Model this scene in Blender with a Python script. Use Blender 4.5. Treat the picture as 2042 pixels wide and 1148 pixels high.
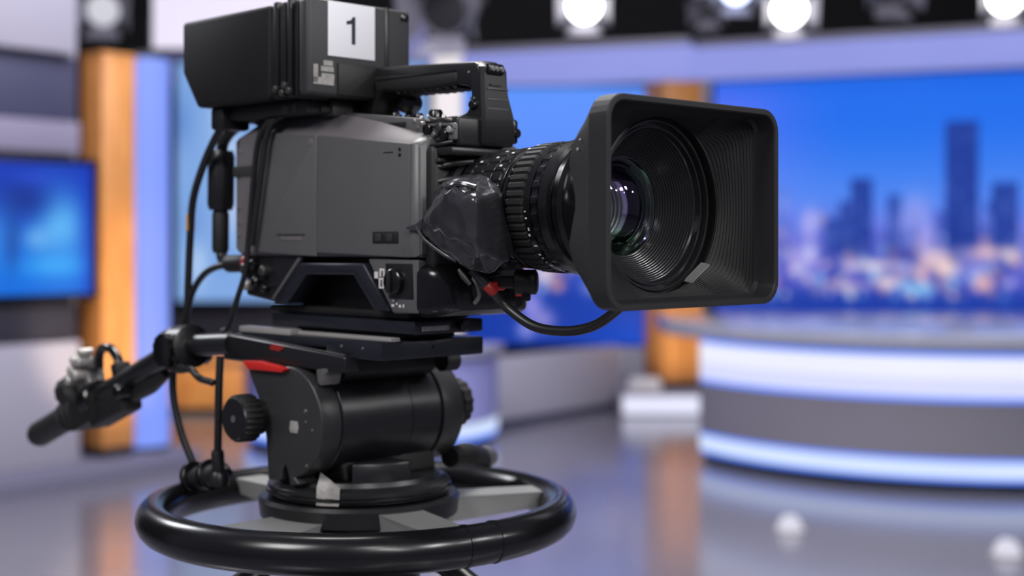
import bpy, bmesh, math, random
import numpy as np
from mathutils import Vector, Matrix, noise

for o in list(bpy.data.objects): bpy.data.objects.remove(o)
SC = bpy.context.scene
COL = SC.collection
PI = math.pi

# ------------------------------------------------------------------ camera, world, large lights, exposure
FPX, CXP, HYP, CAMZ = 2800.0, 1021.0, 480.0, 1.35
EXPO = 0.0
K = 2.0 ** -EXPO
cd = bpy.data.cameras.new('photo_camera'); cam = bpy.data.objects.new('photo_camera', cd); COL.objects.link(cam)
cam.location = (0, 0, CAMZ); cam.rotation_euler = (PI/2, 0, 0)
cd.sensor_width = 36; cd.lens = 36*FPX/2042
cd.shift_x = 0; cd.shift_y = -(574-HYP)/2042
cd.dof.use_dof = True; cd.dof.focus_distance = 1.33; cd.dof.aperture_fstop = 2.9; cd.dof.aperture_blades = 0
cd.clip_end = 100
SC.camera = cam
SC.view_settings.view_transform = 'Standard'; SC.view_settings.look = 'None'
SC.view_settings.exposure = EXPO; SC.view_settings.gamma = 1; SC.view_settings.use_curve_mapping = False

w = bpy.data.worlds.new('studio_air'); SC.world = w; w.use_nodes = True
w.node_tree.nodes['Background'].inputs[0].default_value = (0.52, 0.53, 0.72, 1)
w.node_tree.nodes['Background'].inputs[1].default_value = 0.24

def area(name, loc, target, size, power, col=(1,1,1), sy=None):
    l = bpy.data.lights.new(name, 'AREA'); l.energy = power; l.color = col; l.size = size
    if sy: l.shape = 'RECTANGLE'; l.size_y = sy
    o = bpy.data.objects.new(name, l); COL.objects.link(o); o.location = loc
    d = Vector(target) - Vector(loc); o.rotation_euler = d.to_track_quat('-Z', 'Y').to_euler()
    return o
area('studio_key', (-1.9, -0.7, 3.5), (-0.1, 1.6, 1.3), 1.1, 74, (1, .985, .975))
area('studio_top', (-0.2, 2.6, 4.0), (-0.1, 1.6, 1.2), 1.2, 125, (1, .985, .97))
for (p, sz, pw) in (((2.8, -1.2, 3.3), .3, 34), ((1.3, -2.4, 3.4), .25, 26), ((3.9, 0.4, 3.2), .25, 26), ((2.0, -2.9, 3.0), .16, 16), ((3.4, -2.2, 3.5), .16, 16), ((4.6, -0.9, 3.6), .16, 14), ((0.6, -1.6, 3.7), .16, 14), ((2.3, 0.2, 3.9), .16, 14), ((5.2, 1.2, 3.1), .16, 12)):
    area('studio_front', p, (0.1, 1.5, 1.35), sz, pw, (.99, .985, .98))
area('studio_rim', (-2.6, 3.6, 3.2), (-0.2, 1.6, 1.3), .8, 45, (.92, .94, 1))
area('set_wash', (-0.5, 6.2, 4.3), (-1.2, 9.2, 0.6), 2.2, 195, (.88, .88, 1))
area('set_wash', (3.2, 6.0, 4.3), (2.6, 9.0, 0.4), 2.2, 125, (.92, .92, 1))
area('set_wash', (-1.4, 4.6, 4.2), (-3.0, 7.6, 1.0), 1.6, 75, (1, .97, .98))

# ------------------------------------------------------------------ helpers
def s2l(c):
    out = []
    for v in c[:3]:
        v = v/255.0 if max(c) > 1.0 else v
        out.append(v/12.92 if v <= .04045 else ((v+.055)/1.055)**2.4)
    return tuple(out)
MATS = {}
def pmat(name, c, rough=.5, metal=0, spec=.5, bump=0, bscale=300, var=.12, coat=0, rvar=.12, **kw):
    m = bpy.data.materials.new(name); m.use_nodes = True; nt = m.node_tree; N = nt.nodes; L = nt.links
    b = N['Principled BSDF']; c = s2l(c)
    tc = N.new('ShaderNodeTexCoord'); nz = N.new('ShaderNodeTexNoise'); nz.inputs['Scale'].default_value = kw.get('nscale', 14); nz.inputs['Detail'].default_value = 5
    L.new(tc.outputs['Object'], nz.inputs['Vector'])
    mx = N.new('ShaderNodeMix'); mx.data_type = 'RGBA'
    mx.inputs[6].default_value = tuple(v*(1-var) for v in c)+(1,); mx.inputs[7].default_value = tuple(min(1, v*(1+var)) for v in c)+(1,)
    L.new(nz.outputs['Fac'], mx.inputs[0]); L.new(mx.outputs[2], b.inputs['Base Color'])
    mr = N.new('ShaderNodeMapRange'); mr.inputs[3].default_value = max(.02, rough-rvar/2); mr.inputs[4].default_value = min(1, rough+rvar/2)
    L.new(nz.outputs['Fac'], mr.inputs[0]); L.new(mr.outputs[0], b.inputs['Roughness'])
    b.inputs['Metallic'].default_value = metal; b.inputs['Specular IOR Level'].default_value = spec
    b.inputs['Coat Weight'].default_value = coat; b.inputs['Coat Roughness'].default_value = .1
    if bump:
        n2 = N.new('ShaderNodeTexNoise'); n2.inputs['Scale'].default_value = bscale; n2.inputs['Detail'].default_value = 3
        L.new(tc.outputs['Object'], n2.inputs['Vector'])
        bp = N.new('ShaderNodeBump'); bp.inputs['Strength'].default_value = bump; bp.inputs['Distance'].default_value = kw.get('bdist', .0006)
        L.new(n2.outputs['Fac'], bp.inputs['Height']); L.new(bp.outputs['Normal'], b.inputs['Normal'])
    MATS[name] = m; return m
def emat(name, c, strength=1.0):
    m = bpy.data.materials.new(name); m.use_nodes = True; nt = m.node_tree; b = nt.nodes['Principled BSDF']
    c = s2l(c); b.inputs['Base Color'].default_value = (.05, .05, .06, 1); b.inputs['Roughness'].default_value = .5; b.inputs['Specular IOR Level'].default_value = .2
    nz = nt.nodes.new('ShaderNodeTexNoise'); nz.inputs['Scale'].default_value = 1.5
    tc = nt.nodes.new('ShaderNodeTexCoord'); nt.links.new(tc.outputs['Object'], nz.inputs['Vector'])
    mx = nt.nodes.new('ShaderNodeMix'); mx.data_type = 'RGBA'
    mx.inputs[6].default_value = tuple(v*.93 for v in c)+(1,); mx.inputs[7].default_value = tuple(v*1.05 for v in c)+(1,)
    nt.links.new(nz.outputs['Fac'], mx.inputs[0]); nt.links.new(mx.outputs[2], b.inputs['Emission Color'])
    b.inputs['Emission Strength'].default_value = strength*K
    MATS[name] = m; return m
def screen_mat(name, strength=1.0):
    m = bpy.data.materials.new(name); m.use_nodes = True; nt = m.node_tree; b = nt.nodes['Principled BSDF']
    a = nt.nodes.new('ShaderNodeAttribute'); a.attribute_name = 'picture'
    b.inputs['Base Color'].default_value = (.008, .008, .01, 1); b.inputs['Roughness'].default_value = .5; b.inputs['Specular IOR Level'].default_value = .1
    nt.links.new(a.outputs['Color'], b.inputs['Emission Color']); b.inputs['Emission Strength'].default_value = strength*K
    MATS[name] = m; return m

# surfaces
pmat('body_grey', (86, 85, 86), .42, bump=.12, bscale=900, var=.06)
pmat('rear_grey', (98, 94, 97), .45, bump=.12, bscale=900, var=.06)
pmat('black_plastic', (23, 23, 25), .34, bump=.1, bscale=700)
pmat('matte_black', (14, 14, 15), .55, bump=.12, bscale=500)
pmat('hood_black', (35, 35, 37), .5, spec=.38, bump=.25, bscale=1400, var=.08)
pmat('hood_inner', (15, 15, 16), .4, var=.1)
pmat('cone_gloss', (34, 34, 36), .2, var=.1)
pmat('hood_wall', (14, 14, 16), .5, spec=.3, var=.1)
pmat('gloss_black', (16, 16, 18), .2, bump=.04, bscale=60)
pmat('ring_black', (15, 15, 17), .24, bump=.05, bscale=25, rvar=.08)
pmat('bag_plastic', (50, 49, 53), .18, bump=.1, bscale=45, bdist=.002)
pmat('head_grey', (48, 48, 49), .38, bump=.1, bscale=800)
pmat('head_dark', (31, 31, 34), .32, bump=.1, bscale=800)
pmat('blue_black', (27, 29, 37), .32, bump=.08, bscale=600)
pmat('rubber', (19, 19, 20), .6, bump=.3, bscale=500)
pmat('lens_black', (17, 17, 19), .26, bump=.05, bscale=400)
pmat('vf_black', (18, 18, 20), .62, spec=.28, bump=.15, bscale=800)
pmat('vf_front', (44, 44, 46), .5, bump=.12, bscale=800)
pmat('silver', (176, 172, 168), .32, metal=.4)
pmat('steel', (126, 124, 122), .32, metal=.6)
pmat('spoke_grey', (140, 140, 138), .42, metal=.2)
pmat('white_paper', (232, 231, 236), .7, var=.02)
pmat('ink', (28, 36, 50), .7, var=.02)
pmat('white_paint', (205, 200, 198), .6)
pmat('worn_label', (150, 147, 143), .45, var=.5, nscale=220)
pmat('red_paint', (200, 34, 26), .45)
pmat('red_dim', (140, 30, 26), .45)
pmat('yellow_tape', (206, 150, 40), .5)
pmat('cable_black', (26, 26, 27), .38)
pmat('connector_grey', (70, 68, 66), .35, metal=.5)

def newbm(): return bmesh.new()
def _bev(bm, faces, bev, seg):
    if bev <= 0: return
    es = set()
    for f in faces:
        for e in f.edges:
            if len(e.link_faces) == 2 and e.calc_face_angle(0) > .45: es.add(e)
    bmesh.ops.bevel(bm, geom=list(es), offset=bev, segments=seg, affect='EDGES', profile=.5, clamp_overlap=True)
def prism(bm, poly, axis, a0, a1, bev=0, seg=2):
    def P(p, a):
        return {'y': (p[0], a, p[1]), 'x': (a, p[0], p[1]), 'z': (p[0], p[1], a)}[axis]
    A = [bm.verts.new(P(p, a0)) for p in poly]; B = [bm.verts.new(P(p, a1)) for p in poly]
    n = len(poly); fs = [bm.faces.new(A), bm.faces.new(B[::-1])]
    for i in range(n): fs.append(bm.faces.new((A[i], B[i], B[(i+1) % n], A[(i+1) % n])))
    bmesh.ops.recalc_face_normals(bm, faces=fs)
    _bev(bm, fs, bev, seg); return bm
def box(bm, x0, x1, y0, y1, z0, z1, bev=0, seg=2):
    return prism(bm, [(x0, z0), (x1, z0), (x1, z1), (x0, z1)], 'y', y0, y1, bev, seg)
def frame_of(d):
    d = Vector(d).normalized(); u = Vector((0, 0, 1)) if abs(d.z) < .9 else Vector((1, 0, 0))
    a = d.cross(u).normalized(); return a, d.cross(a).normalized(), d
def lathe(bm, prof, c, d, seg=40, cap=True, teeth=None):
    a, b, d = frame_of(d); c = Vector(c); rings = []
    for (t, r) in prof:
        if r <= 1e-6: rings.append([bm.verts.new(c+d*t)]); continue
        ring = []
        for i in range(seg):
            th = 2*PI*i/seg; rr = r
            if teeth and (i % teeth[0]) < teeth[1]: rr = r-teeth[2]
            ring.append(bm.verts.new(c+d*t+(a*math.cos(th)+b*math.sin(th))*rr))
        rings.append(ring)
    for A, B in zip(rings, rings[1:]):
        for i in range(seg):
            j = (i+1) % seg
            if len(A) == 1 and len(B) == 1: continue
            if len(A) == 1: bm.faces.new((A[0], B[i], B[j]))
            elif len(B) == 1: bm.faces.new((A[i], B[0], A[j]))
            else: bm.faces.new((A[i], B[i], B[j], A[j]))
    if cap:
        if len(rings[0]) > 1: bm.faces.new(rings[0][::-1])
        if len(rings[-1]) > 1: bm.faces.new(rings[-1])
    return bm
def cyl(bm, c, d, r, h, seg=28, bev=0):
    if bev: return lathe(bm, [(0, r-bev), (bev, r), (h-bev, r), (h, r-bev)], c, d, seg)
    return lathe(bm, [(0, r), (h, r)], c, d, seg)
def spline(pts, n=8):
    P = [Vector(p) for p in pts]; out = []
    for i in range(len(P)-1):
        p0 = P[max(i-1, 0)]; p1 = P[i]; p2 = P[i+1]; p3 = P[min(i+2, len(P)-1)]
        for k in range(n):
            t = k/n
            out.append(.5*((2*p1)+(p2-p0)*t+(2*p0-5*p1+4*p2-p3)*t*t+(3*p1-p0-3*p2+p3)*t**3))
    out.append(P[-1]); return out
def tube(bm, pts, r, seg=10, n=8, smooth=True):
    P = spline(pts, n) if smooth else [Vector(p) for p in pts]
    m = len(P); rads = r if hasattr(r, '__len__') else None
    a = None; rings = []
    for i, p in enumerate(P):
        d = (P[min(i+1, m-1)]-P[max(i-1, 0)]).normalized()
        if a is None: a = frame_of(d)[0]
        a = (a-d*a.dot(d)).normalized(); b = d.cross(a)
        if rads is None: rr = r
        else:
            q = i/(m-1)*(len(rads)-1); k = min(int(q), len(rads)-2); rr = rads[k]+(rads[k+1]-rads[k])*(q-k)
        rings.append([bm.verts.new(p+(a*math.cos(2*PI*j/seg)+b*math.sin(2*PI*j/seg))*rr) for j in range(seg)])
    for A, B in zip(rings, rings[1:]):
        for j in range(seg): bm.faces.new((A[j], A[(j+1) % seg], B[(j+1) % seg], B[j]))
    bm.faces.new(rings[0][::-1]); bm.faces.new(rings[-1]); return bm
def loft(bm, loops, cap0=True, cap1=True):
    R = [[bm.verts.new(p) for p in l] for l in loops]; n = len(R[0])
    for A, B in zip(R, R[1:]):
        for j in range(n): bm.faces.new((A[j], A[(j+1) % n], B[(j+1) % n], B[j]))
    if cap0: bm.faces.new(R[0][::-1])
    if cap1: bm.faces.new(R[-1])
    return bm
def rrect(hw, hh, rad, n=6, m=0):
    """rounded rectangle loop, counter-clockwise, 4*(n+1) points"""
    out = []
    for q, (sx, sy) in enumerate(((1, 1), (-1, 1), (-1, -1), (1, -1))):
        for i in range(n+1):
            th = q*PI/2+i/n*PI/2
            out.append((sx*(hw-rad)+rad*math.cos(th), sy*(hh-rad)+rad*math.sin(th)))
    if not m: return out
    res = []                                    # extra points along the straight sides
    for i, p in enumerate(out):
        res.append(p)
        if i % (n+1) == n:
            q = out[(i+1) % len(out)]
            res += [(p[0]+(q[0]-p[0])*k/(m+1), p[1]+(q[1]-p[1])*k/(m+1)) for k in range(1, m+1)]
    return res
BASE = {}
def obj(name, bm, mat, parent=None, sharp=40, label=None):
    bmesh.ops.remove_doubles(bm, verts=bm.verts, dist=1e-6)
    bmesh.ops.recalc_face_normals(bm, faces=bm.faces)
    b = BASE.get(parent.name) if parent else None
    if b: bmesh.ops.translate(bm, verts=bm.verts, vec=(-b[0], -b[1], -b[2]))
    for f in bm.faces: f.smooth = True
    lim = math.radians(sharp)
    for e in bm.edges:
        if len(e.link_faces) == 2 and e.calc_face_angle(0) > lim: e.smooth = False
    me = bpy.data.meshes.new(name); bm.to_mesh(me); bm.free()
    me.materials.append(MATS[mat] if isinstance(mat, str) else mat)
    o = bpy.data.objects.new(name, me); COL.objects.link(o)
    if parent:
        o.parent = parent
        if b: BASE[o.name] = b
    if label: o['label'] = label
    return o
def tag(o, label, cat, group=None):
    o['label'] = label; o['category'] = cat
    if group: o['group'] = group
    return o
def thing(name, label, cat, loc=(0, 0, 0), rz=0, base=None, group=None):
    o = bpy.data.objects.new(name, None); COL.objects.link(o); o.empty_display_size = .1
    o.location = loc; o.rotation_euler = (0, 0, rz); BASE[o.name] = base
    return tag(o, label, cat, group)
def struct(o): o['kind'] = 'structure'; return o
def copy_tree(o, parent=None):
    c = o.copy(); COL.objects.link(c); c.parent = parent
    for ch in list(o.children): copy_tree(ch, c)
    return c
def X(px, D): return (px-CXP)/FPX*D
def Z(py, D): return CAMZ-(py-HYP)/FPX*D

# ------------------------------------------------------------------ setting
def floor_mat():
    m = bpy.data.materials.new('studio_floor'); m.use_nodes = True; nt = m.node_tree; N = nt.nodes; L = nt.links; b = N['Principled BSDF']
    tc = N.new('ShaderNodeTexCoord'); nz = N.new('ShaderNodeTexNoise'); nz.inputs['Scale'].default_value = .7; nz.inputs['Detail'].default_value = 6
    L.new(tc.outputs['Object'], nz.inputs['Vector'])
    cr = N.new('ShaderNodeValToRGB'); e = cr.color_ramp.elements
    e[0].position = .3; e[0].color = (*s2l((104, 102, 112)), 1); e[1].position = .7; e[1].color = (*s2l((118, 116, 126)), 1)
    L.new(nz.outputs['Fac'], cr.inputs[0]); L.new(cr.outputs[0], b.inputs['Base Color'])
    mr = N.new('ShaderNodeMapRange'); mr.inputs[3].default_value = .13; mr.inputs[4].default_value = .2
    L.new(nz.outputs['Fac'], mr.inputs[0]); L.new(mr.outputs[0], b.inputs['Roughness'])
    b.inputs['Specular IOR Level'].default_value = .5; b.inputs['IOR'].default_value = 1.9
    MATS['studio_floor'] = m
floor_mat()
pmat('drape_black', (10, 11, 14), .85, bump=.3, bscale=20)
pmat('wall_lavender', (150, 150, 205), .6, var=.04, nscale=2)
pmat('wall_grey', (150, 146, 158), .6, var=.05, nscale=2)
pmat('wall_slate', (60, 61, 84), .5, var=.1, nscale=3)
pmat('wall_dark', (40, 38, 48), .5, var=.1, nscale=3)
pmat('riser_grey', (110, 108, 128), .5, var=.05, nscale=2)
pmat('desk_grey', (120, 116, 126), .5, var=.05, nscale=2)
pmat('desk_top', (150, 152, 168), .12, var=.04, nscale=2, spec=.8)
pmat('desk_kick', (14, 18, 28), .4)
pmat('column_white', (222, 214, 206), .5, var=.04)
pmat('light_body', (120, 118, 128), .4, metal=.5, nscale=6)
pmat('light_dark', (44, 44, 48), .45, metal=.3)
pmat('bezel', (12, 14, 22), .45, spec=.25)
def wood_mat():
    m = bpy.data.materials.new('wood_orange'); m.use_nodes = True; nt = m.node_tree; N = nt.nodes; L = nt.links; b = N['Principled BSDF']
    tc = N.new('ShaderNodeTexCoord'); mp = N.new('ShaderNodeMapping'); mp.inputs['Scale'].default_value = (9, 9, .7)
    nz = N.new('ShaderNodeTexNoise'); nz.inputs['Scale'].default_value = 3; nz.inputs['Detail'].default_value = 8; nz.inputs['Distortion'].default_value = 1.2
    L.new(tc.outputs['Object'], mp.inputs[0]); L.new(mp.outputs[0], nz.inputs['Vector'])
    cr = N.new('ShaderNodeValToRGB'); e = cr.color_ramp.elements
    e[0].position = .3; e[0].color = (*s2l((168, 104, 52)), 1); e[1].position = .72; e[1].color = (*s2l((210, 148, 84)), 1)
    L.new(nz.outputs['Fac'], cr.inputs[0]); L.new(cr.outputs[0], b.inputs['Base Color']); b.inputs['Roughness'].default_value = .4
    MATS['wood_orange'] = m
wood_mat()

bm = newbm(); box(bm, -7, 8, -4, 14.6, -.1, 0); struct(obj('floor', bm, 'studio_floor'))
bm = newbm(); box(bm, -7, 8, 14.6, 14.7, 0, 5.2); struct(obj('wall_back', bm, 'drape_black'))
bm = newbm(); box(bm, -7.1, -7, 3, 14.6, 0, 5.2); struct(obj('wall_left', bm, 'drape_black'))
bm = newbm(); box(bm, 8, 8.1, 3, 14.6, 0, 5.2); struct(obj('wall_right', bm, 'drape_black'))
bm = newbm(); box(bm, -7, 8, 5, 14.6, 5.2, 5.3); struct(obj('ceiling', bm, 'drape_black'))

# --- pictures shown on the screens (colour attribute painted in the screen's own u, v)
def lin(a):
    a = np.clip(a, 0, 255)/255.0
    return np.where(a <= .04045, a/12.92, ((a+.055)/1.055)**2.4)
def screen_face(name, A, B, z0, z1, paint, parent, mat, nu=160, nv=90, off=(0, 0)):
    """grid standing on the ground line A-B between heights z0..z1; paint(u, v) -> sRGB, v runs downwards"""
    u = np.linspace(0, 1, nu); v = np.linspace(0, 1, nv); U, V = np.meshgrid(u, v)
    Xs = A[0]+(B[0]-A[0])*U+off[0]; Ys = A[1]+(B[1]-A[1])*U+off[1]; Zs = z1+(z0-z1)*V
    co = np.stack([Xs, Ys, Zs], -1).reshape(-1, 3)
    b = BASE.get(parent.name) if parent else None
    if b: co = co-np.array(b)
    faces = [(r*nu+c, r*nu+c+1, (r+1)*nu+c+1, (r+1)*nu+c) for r in range(nv-1) for c in range(nu-1)]
    me = bpy.data.meshes.new(name); me.from_pydata(co.tolist(), [], faces)
    rgb = lin(paint(U, V)).reshape(-1, 3); al = np.ones((len(rgb), 1))
    at = me.color_attributes.new('picture', 'FLOAT_COLOR', 'POINT'); at.data.foreach_set('color', np.hstack([rgb, al]).astype(np.float32).ravel())
    me.materials.append(MATS[mat]); o = bpy.data.objects.new(name, me); COL.objects.link(o); o.parent = parent
    return o
def blend(img, mask, c): return img*(1-mask[..., None])+np.array(c, float)*mask[..., None]
def sm(x, a, b): t = np.clip((x-a)/(b-a), 0, 1); return t*t*(3-2*t)
def blob(P, Q, x, y, rx, ry): return np.exp(-((P-x)/rx)**2-((Q-y)/ry)**2)
def city(x_lo, x_hi, y_lo, y_hi, seed, towers, left=False):
    def paint(U, V):
        rng = np.random.default_rng(seed); P = x_lo+U*(x_hi-x_lo); Q = y_lo+V*(y_hi-y_lo)
        img = np.zeros(U.shape+(3,))+np.array((22, 108, 236.))
        img = blend(img, sm(P, 1750, 1420), (78, 112, 244))
        img = blend(img, sm(Q, 215, 150)*.5, (0, 88, 220))
        img = blend(img, sm(Q, 220, 440)*.75, (106, 146, 244))
        img = blend(img, sm(Q, 380, 470)*.6, (116, 108, 218))
        if left: img = blend(img, sm(Q, 520, 190)*.8, (96, 156, 255))
        hor = 470
        img = blend(img, sm(Q, hor-40, hor+40), (66, 74, 186))
        for i in range(60):                                    # hazy mid-distance blocks
            x = rng.uniform(x_lo, x_hi); wd = rng.uniform(10, 24); t = rng.uniform(400, 480)
            m = sm(P, x-3, x+3)*sm(P, x+wd+3, x+wd-3)*sm(Q, t-5, t+5)*sm(Q, 580, 540)
            img = blend(img, m*rng.uniform(.15, .5), (26, 46, 140) if rng.random() < .6 else (150, 150, 235))
        img = blend(img, sm(Q, 545, 590), (20, 58, 166))
        for i in range(260):
            x = rng.uniform(x_lo, x_hi); y = np.clip(rng.normal(525, 32), 430, 575); s = rng.uniform(4, 11)
            c = [(255, 240, 235), (255, 200, 190), (200, 190, 255), (255, 170, 140), (150, 210, 255)][rng.integers(5)]
            img = blend(img, blob(P, Q, x, y, s, s*1.1)*rng.uniform(.3, .95), c)
        for (x0, x1, yt, d) in towers:
            m = sm(P, x0-3, x0+3)*sm(P, x1+3, x1-3)*sm(Q, yt-4, yt+4)*sm(Q, 520, 470)
            img = blend(img, m*d, (20, 52, 146))
            for k in range(14):
                img = blend(img, blob(P, Q, rng.uniform(x0+5, x1-5), rng.uniform(min(yt+20, 470), 480), 5, 7)*m*.28, (110, 130, 220))
        for (x, y, rx, ry, c, a) in [(1880, 500, 36, 14, (255, 225, 220), .9), (1985, 495, 40, 11, (255, 205, 205), .9), (1760, 520, 50, 9, (255, 240, 235), .85), (1850, 560, 34, 9, (120, 205, 255), .9), (1630, 440, 16, 26, (200, 195, 250), .7), (1600, 510, 26, 24, (190, 170, 240), .5), (1850, 420, 26, 34, (160, 165, 240), .6), (1700, 560, 46, 8, (255, 215, 215), .6), (1835, 440, 22, 40, (150, 158, 238), .6), (1870, 470, 16, 30, (190, 180, 240), .7), (1905, 520, 30, 10, (255, 230, 215), .8), (2030, 498, 14, 12, (255, 235, 230), .9), (1630, 500, 18, 22, (225, 205, 250), .7), (1575, 400, 10, 22, (150, 160, 245), .6), (1790, 548, 30, 10, (255, 235, 225), .75), (1690, 455, 26, 30, (34, 66, 160), .6), (1820, 500, 34, 12, (60, 60, 150), .7),
                                     (1060, 610, 20, 30, (190, 170, 250), .8), (1085, 640, 22, 20, (230, 190, 240), .6), (1050, 660, 16, 16, (200, 190, 255), .7), (1180, 560, 30, 30, (40, 100, 225), .6)]:
            img = blend(img, blob(P, Q, x, y, rx, ry)*a, c)
        if left: img = blend(img, sm(Q, 560, 690)*sm(P, 1100, 1260)*.6, (22, 84, 214))
        return img
    return paint
screen_mat('screen_city'); screen_mat('screen_clouds'); screen_mat('screen_monitor')
pmat('screen_back', (24, 26, 34), .5)

def wall_screen(name, label, A, B, z0, z1, paint, mat, nu=160, nv=90, thick=.08, bez=.02):
    A = Vector((A[0], A[1], 0)); B = Vector((B[0], B[1], 0)); d = (B-A).normalized(); n = Vector((d.y, -d.x, 0))
    t = thing(name, label, 'screen', (A+B)/2, base=tuple((A+B)/2))
    t.location.z = z0; BASE[t.name] = ((A.x+B.x)/2, (A.y+B.y)/2, z0)
    bm = newbm()
    P = [A-d*bez, B+d*bez, B+d*bez-n*thick, A-d*bez-n*thick]
    prism(bm, [(p.x, p.y) for p in P], 'z', z0-bez, z1+bez, .004)
    obj('cabinet', bm, 'bezel', t)
    screen_face('display', A, B, z0, z1, paint, t, mat, nu, nv, off=(n.x*.004, n.y*.004))
    return t
towers = [(1905, 1970, 252, .92), (1715, 1760, 355, .9), (1692, 1722, 398, .85), (1660, 1690, 432, .7), (1790, 1818, 386, .7), (1995, 2046, 366, .88), (1985, 2000, 400, .7), (2110, 2150, 300, .9), (2200, 2235, 380, .8), (1560, 1585, 372, .2), (1820, 1850, 450, .5)]
SA, SB = (X(1425, 12.0), 12.0), (5.2, 10.66)
wall_screen('video_wall', 'wide video wall showing a blue dusk city skyline with towers behind the curved desk', SA, SB, .62, 2.70,
            city(1425, 2370, 163, 640, 3, towers), 'screen_city', 300, 130)
wall_screen('video_wall', 'narrower video wall showing blurred violet city lights between camera lens and wood column', (X(925, 12.25), 12.25), (X(1306, 12.1), 12.1), .45, 2.68,
            city(925, 1306, 170, 690, 8, [(1010, 1040, 480, .5), (1120, 1150, 440, .4), (1200, 1240, 460, .6)], True), 'screen_city', 130, 130)
def clouds(U, V):
    img = np.zeros(U.shape+(3,))+np.array((128, 168, 226.))
    rng = np.random.default_rng(5)
    for i in range(46):
        x, y = rng.random(2); s = rng.uniform(.03, .1); c = [(206, 220, 244), (88, 128, 200), (160, 196, 240), (226, 226, 240)][rng.integers(4)]
        img = blend(img, blob(U, V, x, y, s*.5, s*1.3)*rng.uniform(.3, .8), c)
    return img
wall_screen('video_wall', 'pale blue video wall with white cloud shapes behind the rear of the camera', (X(352, 11.9), 11.9), (X(852, 11.9), 11.9), Z(600, 11.9), Z(125, 11.9), clouds, 'screen_clouds', 120, 70)

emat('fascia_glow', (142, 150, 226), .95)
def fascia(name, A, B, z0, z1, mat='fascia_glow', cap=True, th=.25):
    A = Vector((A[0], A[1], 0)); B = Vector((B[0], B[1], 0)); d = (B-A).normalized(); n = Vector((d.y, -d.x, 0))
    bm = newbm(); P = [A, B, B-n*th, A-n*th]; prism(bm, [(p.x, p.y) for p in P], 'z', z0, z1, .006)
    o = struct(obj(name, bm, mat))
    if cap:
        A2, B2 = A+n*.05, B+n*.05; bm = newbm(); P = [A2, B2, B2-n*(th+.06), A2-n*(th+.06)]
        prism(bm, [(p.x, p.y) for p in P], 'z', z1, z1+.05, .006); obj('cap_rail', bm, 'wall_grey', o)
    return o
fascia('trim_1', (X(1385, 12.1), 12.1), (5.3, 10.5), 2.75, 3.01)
fascia('trim_2', (X(845, 12.55), 12.55), (X(1376, 11.75), 11.75), 2.72, 3.0)
bm = newbm(); box(bm, X(300, 12.4), X(848, 12.4), 12.4, 12.5, Z(180, 12.4), Z(40, 12.4)); struct(obj('wall_upper', bm, 'wall_lavender'))
bm = newbm(); box(bm, X(335, 12.1), X(930, 12.1), 12.1, 12.2, 0, Z(600, 12.1)); struct(obj('wall_lower', bm, 'wall_dark'))
# grey pony wall in front of the narrow screen
bm = newbm(); q0, q1 = (X(848, 9.55), 9.55), (X(1238, 11.4), 11.4)
dv = Vector((q1[0]-q0[0], q1[1]-q0[1], 0)).normalized(); nv_ = Vector((dv.y, -dv.x, 0))*.12
prism(bm, [q0, q1, (q1[0]-nv_.x, q1[1]-nv_.y), (q0[0]-nv_.x, q0[1]-nv_.y)], 'z', 0, .5, .01); pmat('wall_pale', (176, 172, 184), .6, var=.05, nscale=2); pw = struct(obj('wall_low', bm, 'wall_pale'))
bm = newbm(); o_ = nv_*.15
prism(bm, [(q0[0]+o_.x, q0[1]+o_.y), (q1[0]+o_.x, q1[1]+o_.y), q1, q0], 'z', 0, .05, .004); obj('skirting', bm, 'wall_slate', pw)
bm = newbm(); box(bm, X(1309, 12.14), X(1418, 12.14), 12.14, 12.24, 0, 2.74); struct(obj('wall_pier', bm, 'wall_grey'))
bm = newbm(); box(bm, X(1222, 11.95), X(1330, 11.95), 11.95, 12.05, 0, .44, .005); struct(obj('wall_short', bm, 'wall_pale'))

# --- left set wall, running back to the right
L0 = Vector((-2.73, 7.5, 0)); LD = Vector((.6247, .7809, 0)); LN = Vector((.7809, -.6247, 0))
def s_of(px, off=0):
    k = (px-CXP)/FPX; p = L0+LN*off
    return (k*p.y-p.x)/(LD.x-k*LD.y)
def lpoly(s0, s1, o0, o1):
    P = [L0+LD*s0+LN*o0, L0+LD*s1+LN*o0, L0+LD*s1+LN*o1, L0+LD*s0+LN*o1]; return [(p.x, p.y) for p in P]
def lbox(bm, s0, s1, o0, o1, z0, z1, bev=.006): return prism(bm, lpoly(s0, s1, o0, o1), 'z', z0, z1, bev)
S_END = s_of(358)
bm = newbm(); lbox(bm, -1.6, S_END+.05, -.55, .12, 0, .106); struct(obj('platform_left', bm, 'riser_grey'))
bm = newbm(); lbox(bm, -1.6, s_of(178), -.32, -.12, .106, 2.62); wl = struct(obj('wall_set', bm, 'wall_grey'))
bm = newbm(); lbox(bm, -1.5, s_of(150), -.12, .02, 2.39, 3.1, .01); obj('upper_box', bm, 'wall_grey', wl)
bm = newbm(); lbox(bm, -1.5, s_of(166), -.12, -.06, 2.025, 2.385); obj('slate_panel', bm, 'wall_slate', wl)
bm = newbm(); lbox(bm, -1.5, s_of(170), -.12, -.05, 1.84, 2.02); pmat('wall_mauve', (122, 116, 136), .6, var=.05, nscale=2); obj('grey_panel', bm, 'wall_mauve', wl)
bm = newbm(); lbox(bm, -1.5, s_of(168), -.12, -.07, .79, 1.0); obj('dark_panel', bm, 'wall_dark', wl)
bm = newbm(); lbox(bm, -1.5, s_of(164), -.12, -.02, .108, .785); obj('base_cabinet', bm, 'wall_grey', wl)
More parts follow.
